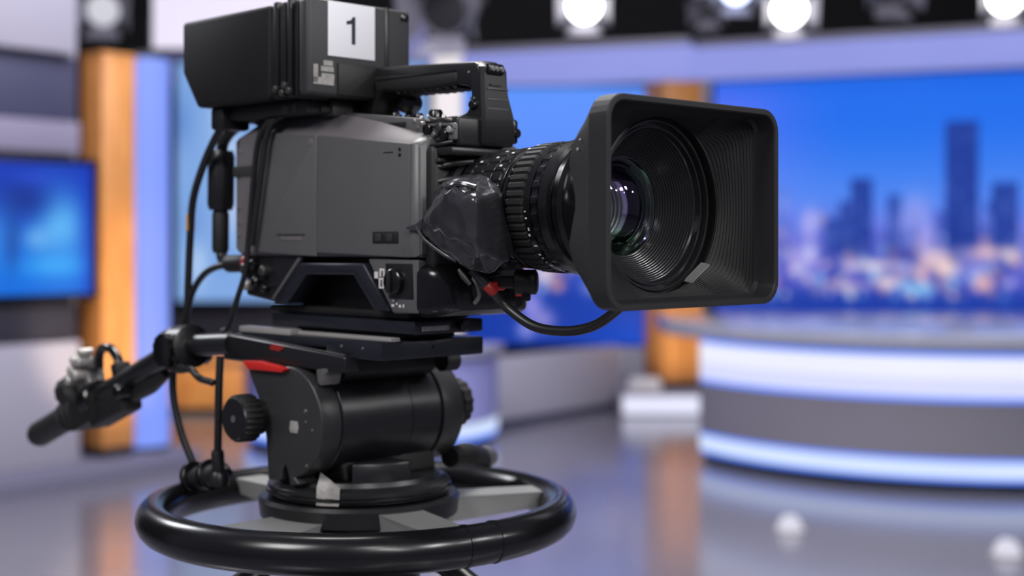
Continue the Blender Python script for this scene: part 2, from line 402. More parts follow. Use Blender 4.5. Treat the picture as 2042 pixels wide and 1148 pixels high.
def monitor_pic(U, V):
    P = -190+U*380; Q = 312+V*292
    img = np.zeros(U.shape+(3,))+np.array((0, 52, 180.))
    img = blend(img, sm(Q, 400, 590)*.8, (0, 120, 232))
    img = blend(img, blob(P, Q, 120, 450, 60, 80)*.95, (96, 186, 250))
    img = blend(img, blob(P, Q, 110, 540, 80, 28)*.9, (60, 170, 250))
    img = blend(img, blob(P, Q, 40, 395, 55, 40)*.95, (0, 44, 140))
    img = blend(img, blob(P, Q, 60, 345, 50, 12)*.4, (70, 90, 230))
    img = blend(img, blob(P, Q, 18, 480, 14, 60)*.9, (0, 50, 140))
    img = blend(img, blob(P, Q, 70, 480, 30, 26)*.6, (140, 205, 250))
    img = blend(img, blob(P, Q, -60, 470, 70, 70)*.8, (90, 180, 250))
    img = blend(img, sm(P, 150, 190)*.6, (0, 50, 190))
    return img
s1 = s_of(196, -.02); mc = L0+LD*(s1-.6)
t = thing('wall_monitor', 'flat television showing blue swirls on the left set wall', 'monitor', (mc.x, mc.y, 1.02), base=(mc.x, mc.y, 1.02))
bm = newbm(); lbox(bm, s1-1.2, s1, -.1, -.02, 1.02, 1.812, .004); obj('cabinet', bm, 'bezel', t)
a_ = L0+LD*(s1-1.155)+LN*-.016; b_ = L0+LD*(s1-.045)+LN*-.016
screen_face('display', a_, b_, 1.055, 1.778, monitor_pic, t, 'screen_monitor', 120, 80)
bm = newbm(); lbox(bm, s1-.75, s1-.45, -.13, -.1, 1.3, 1.55, .004); obj('wall_bracket', bm, 'light_dark', t)

# square wood column and glowing light column standing on the platform
def wood_column(label, C, d, n, wd, dp, z0, z1):
    t = thing('wood_column', label, 'column', (C.x, C.y, z0), base=(C.x, C.y, z0))
    def pl(a0, a1, b0, b1): return [((C+d*a+n*b).x, (C+d*a+n*b).y) for a, b in ((a0, b0), (a1, b0), (a1, b1), (a0, b1))]
    bm = newbm(); prism(bm, pl(0, wd, -dp, 0), 'z', z0+.06, z1-.03, .004); obj('shaft', bm, 'wood_orange', t)
    bm = newbm(); prism(bm, pl(.008, wd-.008, -dp+.008, -.008), 'z', z0, z0+.06, .003); obj('plinth', bm, 'light_dark', t)
    bm = newbm(); prism(bm, pl(-.006, wd+.006, -dp-.006, .006), 'z', z1-.03, z1, .004); obj('cap', bm, 'wood_orange', t)
    return t
CL = Vector((X(205, 8.0), 8.0, 0))
wood_column('square orange wood column beside the television on the left set wall', CL, LD, LN, .222, .22, .106, 2.43)
emat('pillar_glow', (118, 148, 250), .98)
pc = CL+LD*.39+LN*-.14
t = thing('light_column', 'pale blue glowing column between orange wood column and camera cables', 'light column', (pc.x, pc.y, .106), base=(pc.x, pc.y, .106))
bm = newbm(); lathe(bm, [(0, .145), (2.3, .145)], (pc.x, pc.y, .13), (0, 0, 1), 40); obj('diffuser', bm, 'pillar_glow', t)
bm = newbm(); cyl(bm, (pc.x, pc.y, .106), (0, 0, 1), .15, .03, 40); obj('base', bm, 'light_dark', t)
bm = newbm(); cyl(bm, (pc.x, pc.y, 2.43), (0, 0, 1), .15, .03, 40); obj('cap', bm, 'light_dark', t)

# white column behind the handle
t = thing('white_column', 'cream white column seen through the camera handle', 'column', (X(892, 10.6), 10.6, 0), base=(X(892, 10.6), 10.6, 0))
bm = newbm(); box(bm, X(862, 10.5), X(922, 10.5), 10.5, 10.7, .06, 2.8, .01); obj('shaft', bm, 'column_white', t)
bm = newbm(); box(bm, X(858, 10.5), X(926, 10.5), 10.48, 10.72, 0, .06, .005); obj('plinth', bm, 'wall_grey', t)
bm = newbm(); box(bm, X(858, 10.5), X(926, 10.5), 10.48, 10.72, 2.8, 2.85, .005); obj('cap', bm, 'wall_grey', t)

# right wood column on its lit platform
CR = Vector((X(1325, 11.1), 11.1, 0)); rd = Vector((.94, .342, 0)); rn = Vector((.342, -.94, 0))
wood_column('square orange wood column behind the left end of the curved news desk', CR, rd, rn, .333, .369, .17, 2.62)
emat('step_glow', (232, 232, 255), 1.0)
pl0 = X(1240, 10.8)
bm = newbm(); box(bm, pl0, X(1480, 10.8), 10.83, 11.88, 0, .17, .006); pf = struct(obj('platform_right', bm, 'wall_grey'))
bm = newbm(); box(bm, pl0+.01, X(1480, 10.8)-.01, 10.80, 10.83, .015, .15, .004); obj('light_strip', bm, 'step_glow', pf)
t = thing('floor_box', 'small white box lying on the lit platform at the wood column foot', 'box', (X(1285, 11), 11.0, .17), base=(X(1285, 11), 11.0, .17))
bm = newbm(); box(bm, X(1252, 11), X(1318, 11), 10.92, 11.12, .17, .255, .02, 3); obj('case', bm, 'white_paint', t)
bm = newbm(); box(bm, X(1256, 11), X(1314, 11), 10.93, 11.11, .255, .272, .008, 2); obj('lid', bm, 'white_paper', t)
# low orange panel far left of the pan head
t = thing('wood_bench', 'low orange wood block behind the pan bar, under the pale screen', 'bench', (X(420, 11), 11.0, 0), base=(X(420, 11), 11.0, 0))
bm = newbm(); box(bm, X(338, 11), X(520, 11), 10.9, 11.4, .05, .40, .01); obj('front', bm, 'wood_orange', t)
bm = newbm(); box(bm, X(334, 11), X(524, 11), 10.87, 11.42, .40, .44, .008); obj('top', bm, 'wood_orange', t)
bm = newbm(); box(bm, X(344, 11), X(516, 11), 10.94, 11.38, 0, .05); obj('kick', bm, 'desk_kick', t)

# --- curved desks
emat('led_white', (238, 240, 255), 1.0); emat('led_blue', (84, 132, 255), 1.35); emat('led_lavender', (216, 220, 252), 1.0); emat('led_ice', (212, 228, 255), 1.0)
def sector(c, r0, r1, a0, a1, n=56):
    out = [(c[0]+r1*math.cos(math.radians(a0+(a1-a0)*i/n)), c[1]+r1*math.sin(math.radians(a0+(a1-a0)*i/n))) for i in range(n+1)]
    if r0 > 0: out += [(c[0]+r0*math.cos(math.radians(a1+(a0-a1)*i/n)), c[1]+r0*math.sin(math.radians(a1+(a0-a1)*i/n))) for i in range(n+1)]
    return out
def curved_desk(name, label, c, R, a0, a1, bands, depth, top):
    t = thing(name, label, 'desk', (c[0], c[1]-R+depth/2, 0), base=(c[0], c[1]-R+depth/2, 0))
    for (nm, mat, dr, z0, z1) in bands:
        bm = newbm(); prism(bm, sector(c, R-depth, R+dr, a0, a1), 'z', z0, z1, .004, 1); obj(nm, bm, mat, t, sharp=25)
    bm = newbm(); prism(bm, top[0], 'z', top[1], top[2], .012, 3); obj('desk_top', bm, 'desk_top', t, sharp=25)
    return t
DC = (2.80, 9.2); DR = 1.77
tp = [p for p in sector(DC, 0, 1.93, 196, 344) ]
tp += [(DC[0]+1.85*math.cos(math.radians(344))+.05, 9.55), (DC[0]+1.85*math.cos(math.radians(196))-.05, 9.45)]
curved_desk('news_desk', 'large curved news desk with white and blue glowing bands', DC, DR, 201, 339,
    [('kick', 'desk_kick', -.04, 0, .065), ('blue_strip', 'led_blue', 0, .065, .085), ('light_strip', 'led_ice', .004, .085, .168), ('blue_strip', 'led_blue', 0, .168, .188),
     ('front_panel', 'desk_grey', .006, .188, .492), ('blue_strip', 'led_blue', 0, .492, .515), ('light_band', 'led_lavender', .004, .515, .615), ('light_band', 'led_white', .004, .615, .728), ('blue_strip', 'led_blue', 0, .728, .748), ('apron', 'wall_slate', -.02, .748, .775)],
    .5, (tp, .775, .865))
D2 = (-.95, 9.55)
curved_desk('side_desk', 'small round grey desk with blue glowing foot behind the pan head', D2, .85, 180, 360,
    [('kick', 'desk_kick', -.03, 0, .06), ('blue_strip', 'led_blue', 0, .06, .09), ('light_strip', 'led_ice', .004, .09, .17), ('front_panel', 'wall_lavender', .004, .17, .60)],
    .4, (sector(D2, 0, .9, 176, 364), .60, .66))

# --- studio lamps on pipes
emat('lamp_white', (255, 252, 250), 9); emat('lamp_blue', (200, 214, 255), 5)
emat('softbox_glow', (238, 230, 250), 1.0); emat('lamp_dim', (225, 225, 235), .8)
def studio_light(label, p, aim, R, L, lit, body='light_body', group='studio lamps hung above the set'):
    p = Vector(p); d = (Vector(aim)-p).normalized()
    t = thing('studio_light', label, 'studio light', p, base=tuple(p), group=group)
    bm = newbm()
    lathe(bm, [(-L, R*.55), (-L*.92, R*.72), (-L*.6, R*.8), (-L*.58, R*.9), (-L*.08, R*.98), (0, R*1.04), (.012, R*1.04), (.012, R*.93), (-.03, R*.9)], p, d, 28, cap=False)
    lathe(bm, [(-L, 0), (-L, R*.55)], p, d, 28, cap=False)
    h = obj('housing', bm, body, t)
    for k in (-.5, -.4, -.3, -.2):
        bm = newbm(); lathe(bm, [(L*k*1.0, R*.93), (L*k, R*1.02), (L*k+.012, R*1.02), (L*k+.012, R*.93)], p, d, 28, cap=False); obj('cooling_fin', bm, body, h)
    bm = newbm(); lathe(bm, [(.004, 0), (.002, R*.5), (-.012, R*.92)], p, d, 28, cap=False)
    obj('lens', bm, lit if lit else 'light_dark', t)
    a, b, dd = frame_of(d)
    for (v, wv) in ((a, b), (-a, b), (b, a), (-b, a)):
        q = p+d*.012+v*R*1.02; tip = q+(d*.8+v*.45)*R*1.15
        bm = newbm(); nrm = (d*.8+v*.45).cross(wv).normalized()*.003
        P = [q+wv*R*.75, q-wv*R*.75, tip-wv*R*1.05, tip+wv*R*1.05]
        loft(bm, [[x-nrm for x in P], [x+nrm for x in P]]); obj('barn_door', bm, body, t)
    top = p-d*L*.45+Vector((0, 0, R*2.1)); side = a if abs(a.z) < .5 else b
    bm = newbm(); m0 = p-d*L*.45
    tube(bm, [m0+side*R*1.0, m0+side*R*1.25, m0+side*R*1.25+Vector((0, 0, R*1.7)), top+side*R*.4, top-side*R*.4, m0-side*R*1.25+Vector((0, 0, R*1.7)), m0-side*R*1.25, m0-side*R*1.0], .012, 8, smooth=False)
    obj('yoke', bm, 'light_dark', t)
    bm = newbm(); tube(bm, [top-Vector((0, 0, .01)), Vector((top.x, top.y, 3.62))], .016, 8, smooth=False); obj('hanger', bm, 'light_dark', t)
    return t
def PT(px, py, D): return (X(px, D), D, Z(py, D))
studio_light('lit white studio lamp with barn doors hanging above the camera lens', PT(1165, 12, 8.6), (-.4, 0, .4), .105, .30, 'lamp_white')
studio_light('lit white studio lamp with barn doors above the middle of the city screen', PT(1574, 20, 8.6), (1.2, 0, .4), .105, .30, 'lamp_white')
studio_light('lit white studio lamp with barn doors at the top right corner', PT(2006, -6, 8.6), (2.2, 0, .4), .11, .30, 'lamp_white')
studio_light('bluish lit studio lamp cut by the top edge, left of the middle lamp', PT(1468, -22, 8.8), (1.0, 0, .4), .10, .28, 'lamp_blue')
studio_light('unlit grey studio lamp between the middle lamp and the right lamp', PT(1775, -28, 9.4), (3.5, 4, 1.2), .13, .40, None)
studio_light('unlit grey studio lamp just right of the viewfinder box', PT(885, 22, 7.6), (-2.2, 2, .5), .14, .36, None)
studio_light('small unlit grey lamp left of the bluish lit lamp', PT(1412, 20, 9.6), (-.6, 3, .4), .08, .24, None)
studio_light('dim studio lamp in the dark gap above the orange wood column', PT(205, 20, 9.6), (-1.5, 0, .5), .12, .32, 'lamp_dim')
for (y, z, lab) in ((8.9, 3.62, 'front black lighting pipe above the set'), (9.85, 3.62, 'rear black lighting pipe above the set')):
    bm = newbm(); tube(bm, [(-5.5, y, z+.02), (6.5, y, z+.02)], .025, 12, smooth=False)
    o = tag(obj('lighting_pipe', bm, 'light_dark'), lab, 'pipe', 'lighting pipes')
t = thing('soft_light', 'glowing white soft light panel at top left beside the viewfinder', 'soft light', PT(480, 30, 10.2), base=PT(480, 30, 10.2))
x0, x1, zt, zb = X(300, 10.2), X(640, 10.2), Z(-70, 10.2), Z(102, 10.2)
bm = newbm(); box(bm, x0, x1, 10.2, 10.3, zb, zt, .01); obj('frame', bm, 'light_dark', t)
bm = newbm(); box(bm, x0+.02, x1-.02, 10.185, 10.2, zb+.02, zt-.02, .004); obj('diffuser', bm, 'softbox_glow', t)
for xx in (x0+.2, x1-.2):
    bm = newbm(); tube(bm, [(xx, 10.25, zt-.02), (xx, 10.25, 3.9)], .012, 8, smooth=False); obj('hanger', bm, 'light_dark', t)
# warm spots on the wood columns
def spot(name, loc, target, power, ang, col):
    l = bpy.data.lights.new(name, 'SPOT'); l.energy = power; l.spot_size = math.radians(ang); l.spot_blend = .6; l.color = col; l.shadow_soft_size = .08
    o = bpy.data.objects.new(name, l); COL.objects.link(o); o.location = loc
    o.rotation_euler = (Vector(target)-Vector(loc)).to_track_quat('-Z', 'Y').to_euler()
spot('column_spot', (-1.2, 6.6, .05), (-2.25, 8.05, .85), 260, 36, (1, .82, .54))
spot('column_spot', (.95, 9.2, .05), (1.35, 11.1, .9), 210, 40, (1, .82, .56))
spot('bench_spot', (-2.3, 9.3, 2.6), (-2.3, 10.95, .25), 330, 35, (1, .8, .5))
emat('floor_reflection_glow', (214, 212, 226), 1.0)  # glowing domes added on the floor in place of lamp reflections
for (px, py, lab) in ((1575, 1058, 'small white glowing dome standing for a lamp reflection in front of the curved desk'), (2008, 1108, 'small white glowing dome standing for a lamp reflection at the right edge of the floor')):
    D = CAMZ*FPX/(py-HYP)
    t = thing('floor_reflection', lab, 'lamp reflection', (X(px, D), D, 0), base=(X(px, D), D, 0), group='lamp reflections built as domes on the floor')
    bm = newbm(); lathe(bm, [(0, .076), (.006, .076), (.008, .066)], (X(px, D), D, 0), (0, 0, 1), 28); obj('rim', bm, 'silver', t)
    bm = newbm(); lathe(bm, [(.004, .058), (.025, .056), (.05, .046), (.07, .028), (.076, 0)], (X(px, D), D, 0), (0, 0, 1), 28); obj('glass', bm, 'floor_reflection_glow', t)
#RIG
# ================================================================== the camera rig (local x = lens direction, y = away from viewer, z = world height)
RX, RY, RZ = -.1757, 1.6164, -PI/4
def rig(name, label, cat, zb): return thing(name, label, cat, (RX, RY, zb), RZ, base=(0, 0, zb))

# ---------------- pedestal with steering ring
ped = rig('camera_pedestal', 'black studio pedestal with round steering ring under the camera', 'pedestal', 0)
bm = newbm(); NR, NT = 120, 20; RRc = .2305
rings = []
for i in range(NR):
    th = 2*PI*i/NR; ring = []
    for j in range(NT):
        ph = 2*PI*j/NT; ring.append(bm.verts.new(((RRc+.0195*math.cos(ph))*math.cos(th), (RRc+.0195*math.cos(ph))*math.sin(th), 1.040+.0215*math.sin(ph))))
    rings.append(ring)
for i in range(NR):
    for j in range(NT): bm.faces.new((rings[i][j], rings[(i+1) % NR][j], rings[(i+1) % NR][(j+1) % NT], rings[i][(j+1) % NT]))
sr = obj('steering_ring', bm, 'ring_black', ped)
for a0 in (-12, -3):
    bm = newbm(); loops = []
    for k in range(5):
        th = math.radians(a0+(0, .12, .6, 1.08, 1.2)[k]); g = (0, .0009, .0009, .0009, 0)[k]
        loops.append([((RRc+(.0195+g)*math.cos(2*PI*j/24))*math.cos(th), (RRc+(.0195+g)*math.cos(2*PI*j/24))*math.sin(th), 1.040+(.0215+g)*math.sin(2*PI*j/24)) for j in range(24)])
    loft(bm, loops); obj('joint_band', bm, 'gloss_black', sr)
def spoke(ang, r0, r1, w0, w1, ht0, ht1, z=1.052):
    a = math.radians(ang); d = Vector((math.cos(a), math.sin(a), 0)); s = Vector((-d.y, d.x, 0)); bm = newbm()
    def L(r, wd, h): c = d*r; return [c+s*wd+Vector((0, 0, z)), c-s*wd+Vector((0, 0, z)), c-s*(wd*.8)+Vector((0, 0, z-h)), c+s*(wd*.8)+Vector((0, 0, z-h))]
    loft(bm, [L(r0, w0, ht0), L(r1, w1, ht1)]); _bev(bm, bm.faces[:], .0015, 2)
    return obj('spoke', bm, 'spoke_grey', ped)
spoke(-15, .10, .222, .027, .024, .03, .014, 1.056)
spoke(62, .10, .222, .026, .022, .03, .018, 1.054)
spoke(181, .10, .222, .024, .020, .03, .018, 1.054)
spoke(-78, .10, .222, .035, .060, .016, .008, 1.046)
bm = newbm(); lathe(bm, [(0, .108), (.004, .113), (.022, .115), (.026, .112)], (0, 0, 1.036), (0, 0, 1), 72); obj('hub', bm, 'black_plastic', ped)
bm = newbm(); lathe(bm, [(0, .085), (.35, .085), (.36, .1), (.42, .1), (.43, .07), (.63, .07), (.635, .09), (.66, .095)], (0, 0, .376), (0, 0, 1), 48); obj('column', bm, 'black_plastic', ped)
for k, a in enumerate((-60, 15, 100, 190, 250)):
    c = Vector((.105*math.cos(math.radians(a)), .105*math.sin(math.radians(a)), .985)); bm = newbm()
    lathe(bm, [(0, .018), (.01, .022), (.03, .022), (.036, .016)], c, (0, 0, 1), 20, teeth=(4, 2, .002)); obj('clamp_knob', bm, 'gloss_black', ped)
for (p0, p1, p2) in (((.08, .0, 1.0), (.14, .003, 1.0), (.186, .006, .978)), ((.004, -.08, .995), (.006, -.13, 1.0), (.009, -.172, .98))):
    bm = newbm(); tube(bm, [p0, p1, p2], [.012, .011, .016], 14); obj('brake_lever', bm, 'black_plastic', ped)
bm = newbm(); lathe(bm, [(0, .30), (.02, .33), (.09, .33), (.16, .2), (.28, .13), (.30, .11)], (0, 0, .09), (0, 0, 1), 48); obj('base_skirt', bm, 'black_plastic', ped)
for k in range(3):
    a = 2*PI*k/3+.4; c = Vector((.25*math.cos(a), .25*math.sin(a), .055)); ax = Vector((-math.sin(a), math.cos(a), 0)); bm = newbm()
    lathe(bm, [(-.02, .045), (-.015, .055), (.015, .055), (.02, .045)], c, ax, 24); wh = obj('wheel', bm, 'rubber', ped)
    bm = newbm(); lathe(bm, [(-.024, .014), (.024, .014)], c, ax, 16); obj('axle', bm, 'steel', wh)

# ---------------- pan and tilt head
hd = rig('pan_tilt_head', 'black fluid pan and tilt head with round drag drum and pan bar', 'tripod head', 1.062)
bm = newbm(); lathe(bm, [(0, .098), (.003, .104), (.014, .104), (.018, .1), (.019, .094), (.024, .092)], (0, 0, 1.062), (0, 0, 1), 72); obj('turntable', bm, 'head_dark', hd)
bm = newbm(); lathe(bm, [(0, .1045), (.002, .1058), (.005, .1058), (.006, .1045)], (0, 0, 1.066), (0, 0, 1), 72); obj('turntable_ring', bm, 'gloss_black', hd)
bm = newbm(); sec = [(.034*1, 0)]
pts = [(.092*math.cos(math.radians(a)), .092*math.sin(math.radians(a))) for a in range(-44, 1, 4)]
prism(bm, [(.05, -.048), *pts, (.055, .003)], 'z', 1.084, 1.1075, .003, 2); obj('level_block', bm, 'head_dark', hd)
bm = newbm(); prism(bm, [(-.052, 1.084), (.052, 1.084), (.042, 1.125), (-.042, 1.125)], 'y', -.062, .075, .006, 3); obj('yoke_block', bm, 'matte_black', hd)
cz, cxh = 1.152, .008
arc = [(cxh+.0605*math.cos(math.radians(a)), cz+.0605*math.sin(math.radians(a))) for a in range(100, -81, -6)]
plate = [(-.074, 1.2145), *arc, (.028, 1.086), (.012, 1.082), (.006, 1.098), (.001, 1.106), (-.004, 1.098), (-.006, 1.086), (-.030, 1.084), (-.034, 1.13), (-.046, 1.17), (-.066, 1.2)]
bm = newbm(); prism(bm, plate, 'y', -.106, -.078, .0035, 3); sp = obj('side_plate', bm, 'head_grey', hd)
bm = newbm(); lathe(bm, [(0, .058), (.002, .0605), (.1, .0605), (.102, .058)], (cxh, -.078, cz), (0, 1, 0), 72); obj('drag_drum', bm, 'head_dark', hd)
bm = newbm(); lathe(bm, [(0, .055), (.004, .055)], (cxh, .024, cz), (0, 1, 0), 72); lathe(bm, [(0, .0595), (.042, .0595)], (cxh, .024, cz), (0, 1, 0), 72); obj('drum_sleeve', bm, 'head_dark', hd)
bm = newbm(); lathe(bm, [(0, .0575), (.003, .0575)], (cxh, .066, cz), (0, 1, 0), 72); obj('drum_groove', bm, 'gloss_black', hd)
bm = newbm(); lathe(bm, [(0, .0595), (.001, .061), (.03, .061), (.034, .058)], (cxh, .069, cz), (0, 1, 0), 72); obj('end_ring', bm, 'head_grey', hd)
bm = newbm(); lathe(bm, [(0, .02), (.005, .029), (.018, .029), (.021, .026)], (cxh+.027, .103, cz+.006), (0, 1, 0), 60, teeth=(4, 2, .0015)); obj('drag_knob', bm, 'rubber', hd)
# near knob, knurled
kc = (-.046, -.106, 1.1535)
bm = newbm(); lathe(bm, [(0, .020), (.012, .020)], kc, (0, -1, 0), 40); kn = obj('drag_knob', bm, 'black_plastic', hd)
bm = newbm(); lathe(bm, [(.010, .0245), (.012, .0265), (.030, .0265), (.0325, .0245)], kc, (0, -1, 0), 96, teeth=(4, 2, .0016)); obj('knurled_grip', bm, 'rubber', kn)
bm = newbm(); lathe(bm, [(.0325, .0235), (.0345, .0225), (.0345, .0)], kc, (0, -1, 0), 48, cap=False); obj('knob_face', bm, 'black_plastic', kn)
bm = newbm(); lathe(bm, [(.0343, .004), (.0352, .004), (.0352, 0)], kc, (0, -1, 0), 20, cap=False); obj('knob_screw', bm, 'steel', kn)
# badge and screws on the plate
bm = newbm(); prism(bm, [(.0135, 1.141), (.026, 1.141), (.028, 1.147), (.026, 1.154), (.014, 1.154), (.012, 1.147)], 'y', -.1075, -.1055, .0006); obj('badge', bm, 'worn_label', sp)
for (a, b, r) in ((.0395, 1.1665, .0024), (.052, 1.147, .0018), (.0405, 1.155, .0016), (.042, 1.108, .002)):
    bm = newbm(); lathe(bm, [(0, r), (.001, r*.8), (.001, 0)], (a, -.106, b), (0, -1, 0), 12, cap=False); obj('screw', bm, 'steel', sp)
# upper strap over the drum, lever
bm = newbm(); prism(bm, [(-.062, 1.196), (.052, 1.196), (.066, 1.204), (.066, 1.226), (-.062, 1.226)], 'y', -.072, .062, .004, 2); obj('cradle', bm, 'matte_black', hd)
bm = newbm(); prism(bm, [(.052, 1.1965), (.06, 1.1945), (.064, 1.206), (.074, 1.214), (.074, 1.219), (.05, 1.212)], 'y', -.1, -.075, .002, 2); obj('strap', bm, 'steel', hd)
bm = newbm(); prism(bm, [(-.071, 1.2145), (-.06, 1.2055), (.004, 1.206), (.012, 1.2105), (-.01, 1.2135), (-.04, 1.216)], 'y', -.113, -.103, .0015, 2); obj('red_lever', bm, 'red_paint', hd, label='red locking lever')
# long side bar that carries the pan bar
bm = newbm(); prism(bm, [(-.128, 1.212), (.099, 1.2105), (.1, 1.2285), (-.128, 1.2425)], 'y', -.1, -.079, .003, 3); sb = obj('side_bar', bm, 'black_plastic', hd)
bm = newbm(); prism(bm, [(-.124, 1.2428), (.097, 1.2292), (.097, 1.2302), (-.124, 1.2438)], 'y', -.0985, -.0965, 0); obj('bright_edge', bm, 'steel', sb)
bm = newbm(); prism(bm, [(-.034, 1.229), (-.016, 1.2275), (-.006, 1.2325), (-.03, 1.2355)], 'y', -.1008, -.0995, 0); obj('red_mark', bm, 'red_dim', sb)
bm = newbm(); box(bm, -.125, .03, -.082, .05, 1.226, 1.2345, .003); obj('slide_bed', bm, 'blue_black', hd)
# sliding plates
bm = newbm(); box(bm, -.105, .1475, -.09, .056, 1.2347, 1.2447, .0015)
p2 = obj('slide_plate', bm, 'blue_black', hd)
bm = newbm(); box(bm, .055, .1478, -.0902, .0563, 1.2255, 1.2446, .002); obj('slide_front', bm, 'blue_black', hd)
for (a, b) in ((.118, 1.2375), (.082, 1.238)):
    bm = newbm(); lathe(bm, [(0, .0018), (.0008, .0015), (.0008, 0)], (a, -.0902, b), (0, -1, 0), 12, cap=False); obj('screw', bm, 'steel', p2)
bm = newbm(); lathe(bm, [(0, .0022), (.0008, .002), (.0008, 0)], (.1478, -.018, 1.237), (1, 0, 0), 14, cap=False); obj('screw', bm, 'gloss_black', p2)
bm = newbm(); box(bm, -.105, .150, -.079, -.066, 1.2449, 1.2492, .001); obj('silver_rail', bm, 'silver', hd)
bm = newbm(); box(bm, -.11, -.01, -.09, -.074, 1.2447, 1.2515, .001); obj('scale_strip', bm, 'silver', hd)
bm = newbm(); box(bm, -.06, .13, -.045, .03, 1.2449, 1.2519, .002); obj('riser_pad', bm, 'matte_black', hd)
bm = newbm(); box(bm, -.0875, .1657, -.0605, .0385, 1.252, 1.2662, .002); p1 = obj('wedge_plate', bm, 'blue_black', hd)
bm = newbm(); box(bm, .1657, .1662, -.05, -.012, 1.2555, 1.2605, 0); obj('label_strip', bm, 'worn_label', p1)
bm = newbm(); lathe(bm, [(0, .006), (.008, .006), (.009, .005)], (.1657, .004, 1.260), (1, 0, 0), 20); obj('release_knob', bm, 'gloss_black', p1)
# knobs behind right
bm = newbm(); lathe(bm, [(0, .012), (.02, .012), (.022, .010)], (.085, .05, 1.214), (0, 1, 0), 24); obj('lock_knob', bm, 'rubber', hd)
bm = newbm(); tube(bm, [(.045, .10, 1.095), (.03, .14, 1.091), (.008, .19, 1.08)], [.012, .016, .013], 14); obj('brake_lever', bm, 'matte_black', hd)
bm = newbm(); lathe(bm, [(0, .012), (.02, .014), (.03, .012)], (.014, .18, 1.084), (-.12, .25, -.04), 18); obj('lever_tip', bm, 'steel', hd)
# worn sticker stuck on the turntable
bm = newbm()
Pp = [Vector((.0895*math.cos(a), .0895*math.sin(a), 0)) for a in (math.radians(-65), math.radians(-60), math.radians(-55), math.radians(-51))]
lo = [p*1.175+Vector((0, 0, 1.064)) for p in Pp]; mi = [p*1.165+Vector((.002*(k % 2), 0, 1.083)) for k, p in enumerate(Pp)]; hi = [p*(1.06+.04*(k > 1))+Vector((0, 0, 1.098-.005*k)) for k, p in enumerate(Pp)]
for A_, B_ in ((lo, mi), (mi, hi)):
    for k in range(3):
        bm.faces.new([bm.verts.new(v) for v in (A_[k], A_[k+1], B_[k+1], B_[k])])
bmesh.ops.remove_doubles(bm, verts=bm.verts, dist=1e-5); bmesh.ops.solidify(bm, geom=bm.faces[:], thickness=.0012)
obj('worn_tape', bm, 'worn_label', hd)
# pan bar
bm = newbm(); tube(bm, [(-.118, -.092, 1.2305), (-.16, -.096, 1.2275), (-.2, -.1, 1.2245)], .0135, 20); pb = obj('bar_stub', bm, 'black_plastic', hd)
jc = Vector((-.212, -.1, 1.2215)); dj = Vector((-.375, 0, -.142)).normalized()
bm = newbm(); lathe(bm, [(-.022, .018), (-.02, .026), (.008, .027), (.011, .024), (.013, .024), (.016, .026), (.03, .024), (.033, .018)], jc, Vector((-1, 0, -.12)), 40); jo = obj('rosette_joint', bm, 'black_plastic', hd)
bm = newbm(); lathe(bm, [(-.032, .012), (-.031, .02), (.03, .02), (.032, .014)], jc+Vector((0, 0, -.002)), (0, 1, 0), 36, teeth=(3, 1, .0012)); obj('rosette', bm, 'gloss_black', jo)
bm = newbm(); tube(bm, [jc+dj*.0, jc+dj*.12, jc+dj*.255], .0155, 22); obj('pan_bar', bm, 'black_plastic', hd)
bm = newbm(); lathe(bm, [(.235, .017), (.24, .020), (.285, .020), (.288, .018), (.396, .018), (.404, .0155), (.404, 0)], jc, dj, 32, cap=False); obj('grip', bm, 'rubber', hd)
for k in (.27, .285, .3):
    bm = newbm(); lathe(bm, [(k, .0195), (k+.002, .0215), (k+.006, .0215), (k+.008, .0195)], jc, dj, 32, cap=False); obj('grip_collar', bm, 'rubber', hd)

# ---------------- zoom control clamped on the pan bar
zc = jc+dj*.235
zd = rig('zoom_control', 'black and silver zoom control clamped on the pan bar', 'camera control', 1.10)
def sl(v): return jc+dj*v
up = Vector((dj.z, 0, -dj.x)).normalized(); up = up if up.z > 0 else -up; sd = Vector((0, -1, 0))
def obox(bm, o, ax, hx, hy, hz, bev=.003):
    a, b, c = ax; q = []
    for sz in (-1, 1): q.append([o+a*(hx*i)+b*(hy*j)+c*(hz*sz) for i, j in ((-1, -1), (1, -1), (1, 1), (-1, 1))])
    n0 = len(bm.faces); loft(bm, q); bm.faces.ensure_lookup_table(); fs = bm.faces[n0:]
    bmesh.ops.recalc_face_normals(bm, faces=fs); _bev(bm, fs, bev, 2)
ax = (dj, sd, up)
bm = newbm(); obox(bm, sl(.185)-up*.022, ax, .045, .016, .016, .006); obox(bm, sl(.235)-up*.012, ax, .03, .02, .018, .006); obj('lower_body', bm, 'matte_black', zd)
bm = newbm(); lathe(bm, [(-.014, .022), (-.012, .024), (.012, .024), (.014, .022)], sl(.225), dj, 32); obj('clamp', bm, 'gloss_black', zd)
bm = newbm(); obox(bm, sl(.24)+up*.032-sd*.004, ax, .018, .014, .014, .005); obox(bm, sl(.222)+up*.048, ax, .01, .01, .008, .003); obj('gear_box', bm, 'steel', zd)
for (v, u, r) in ((.226, .054, .007), (.238, .044, .0075), (.214, .05, .007), (.228, .036, .007), (.248, .034, .006), (.205, .06, .005)):
    bm = newbm(); lathe(bm, [(0, r), (.018, r), (.02, r*.7)], sl(v)+up*u+sd*.006, sd, 18); obj('gear', bm, 'silver', zd)
bm = newbm(); lathe(bm, [(0, .017), (.004, .023), (.03, .023), (.034, .019)], sl(.262)+up*.028, dj, 36, teeth=(3, 1, .001)); obj('thumb_knob', bm, 'rubber', zd)
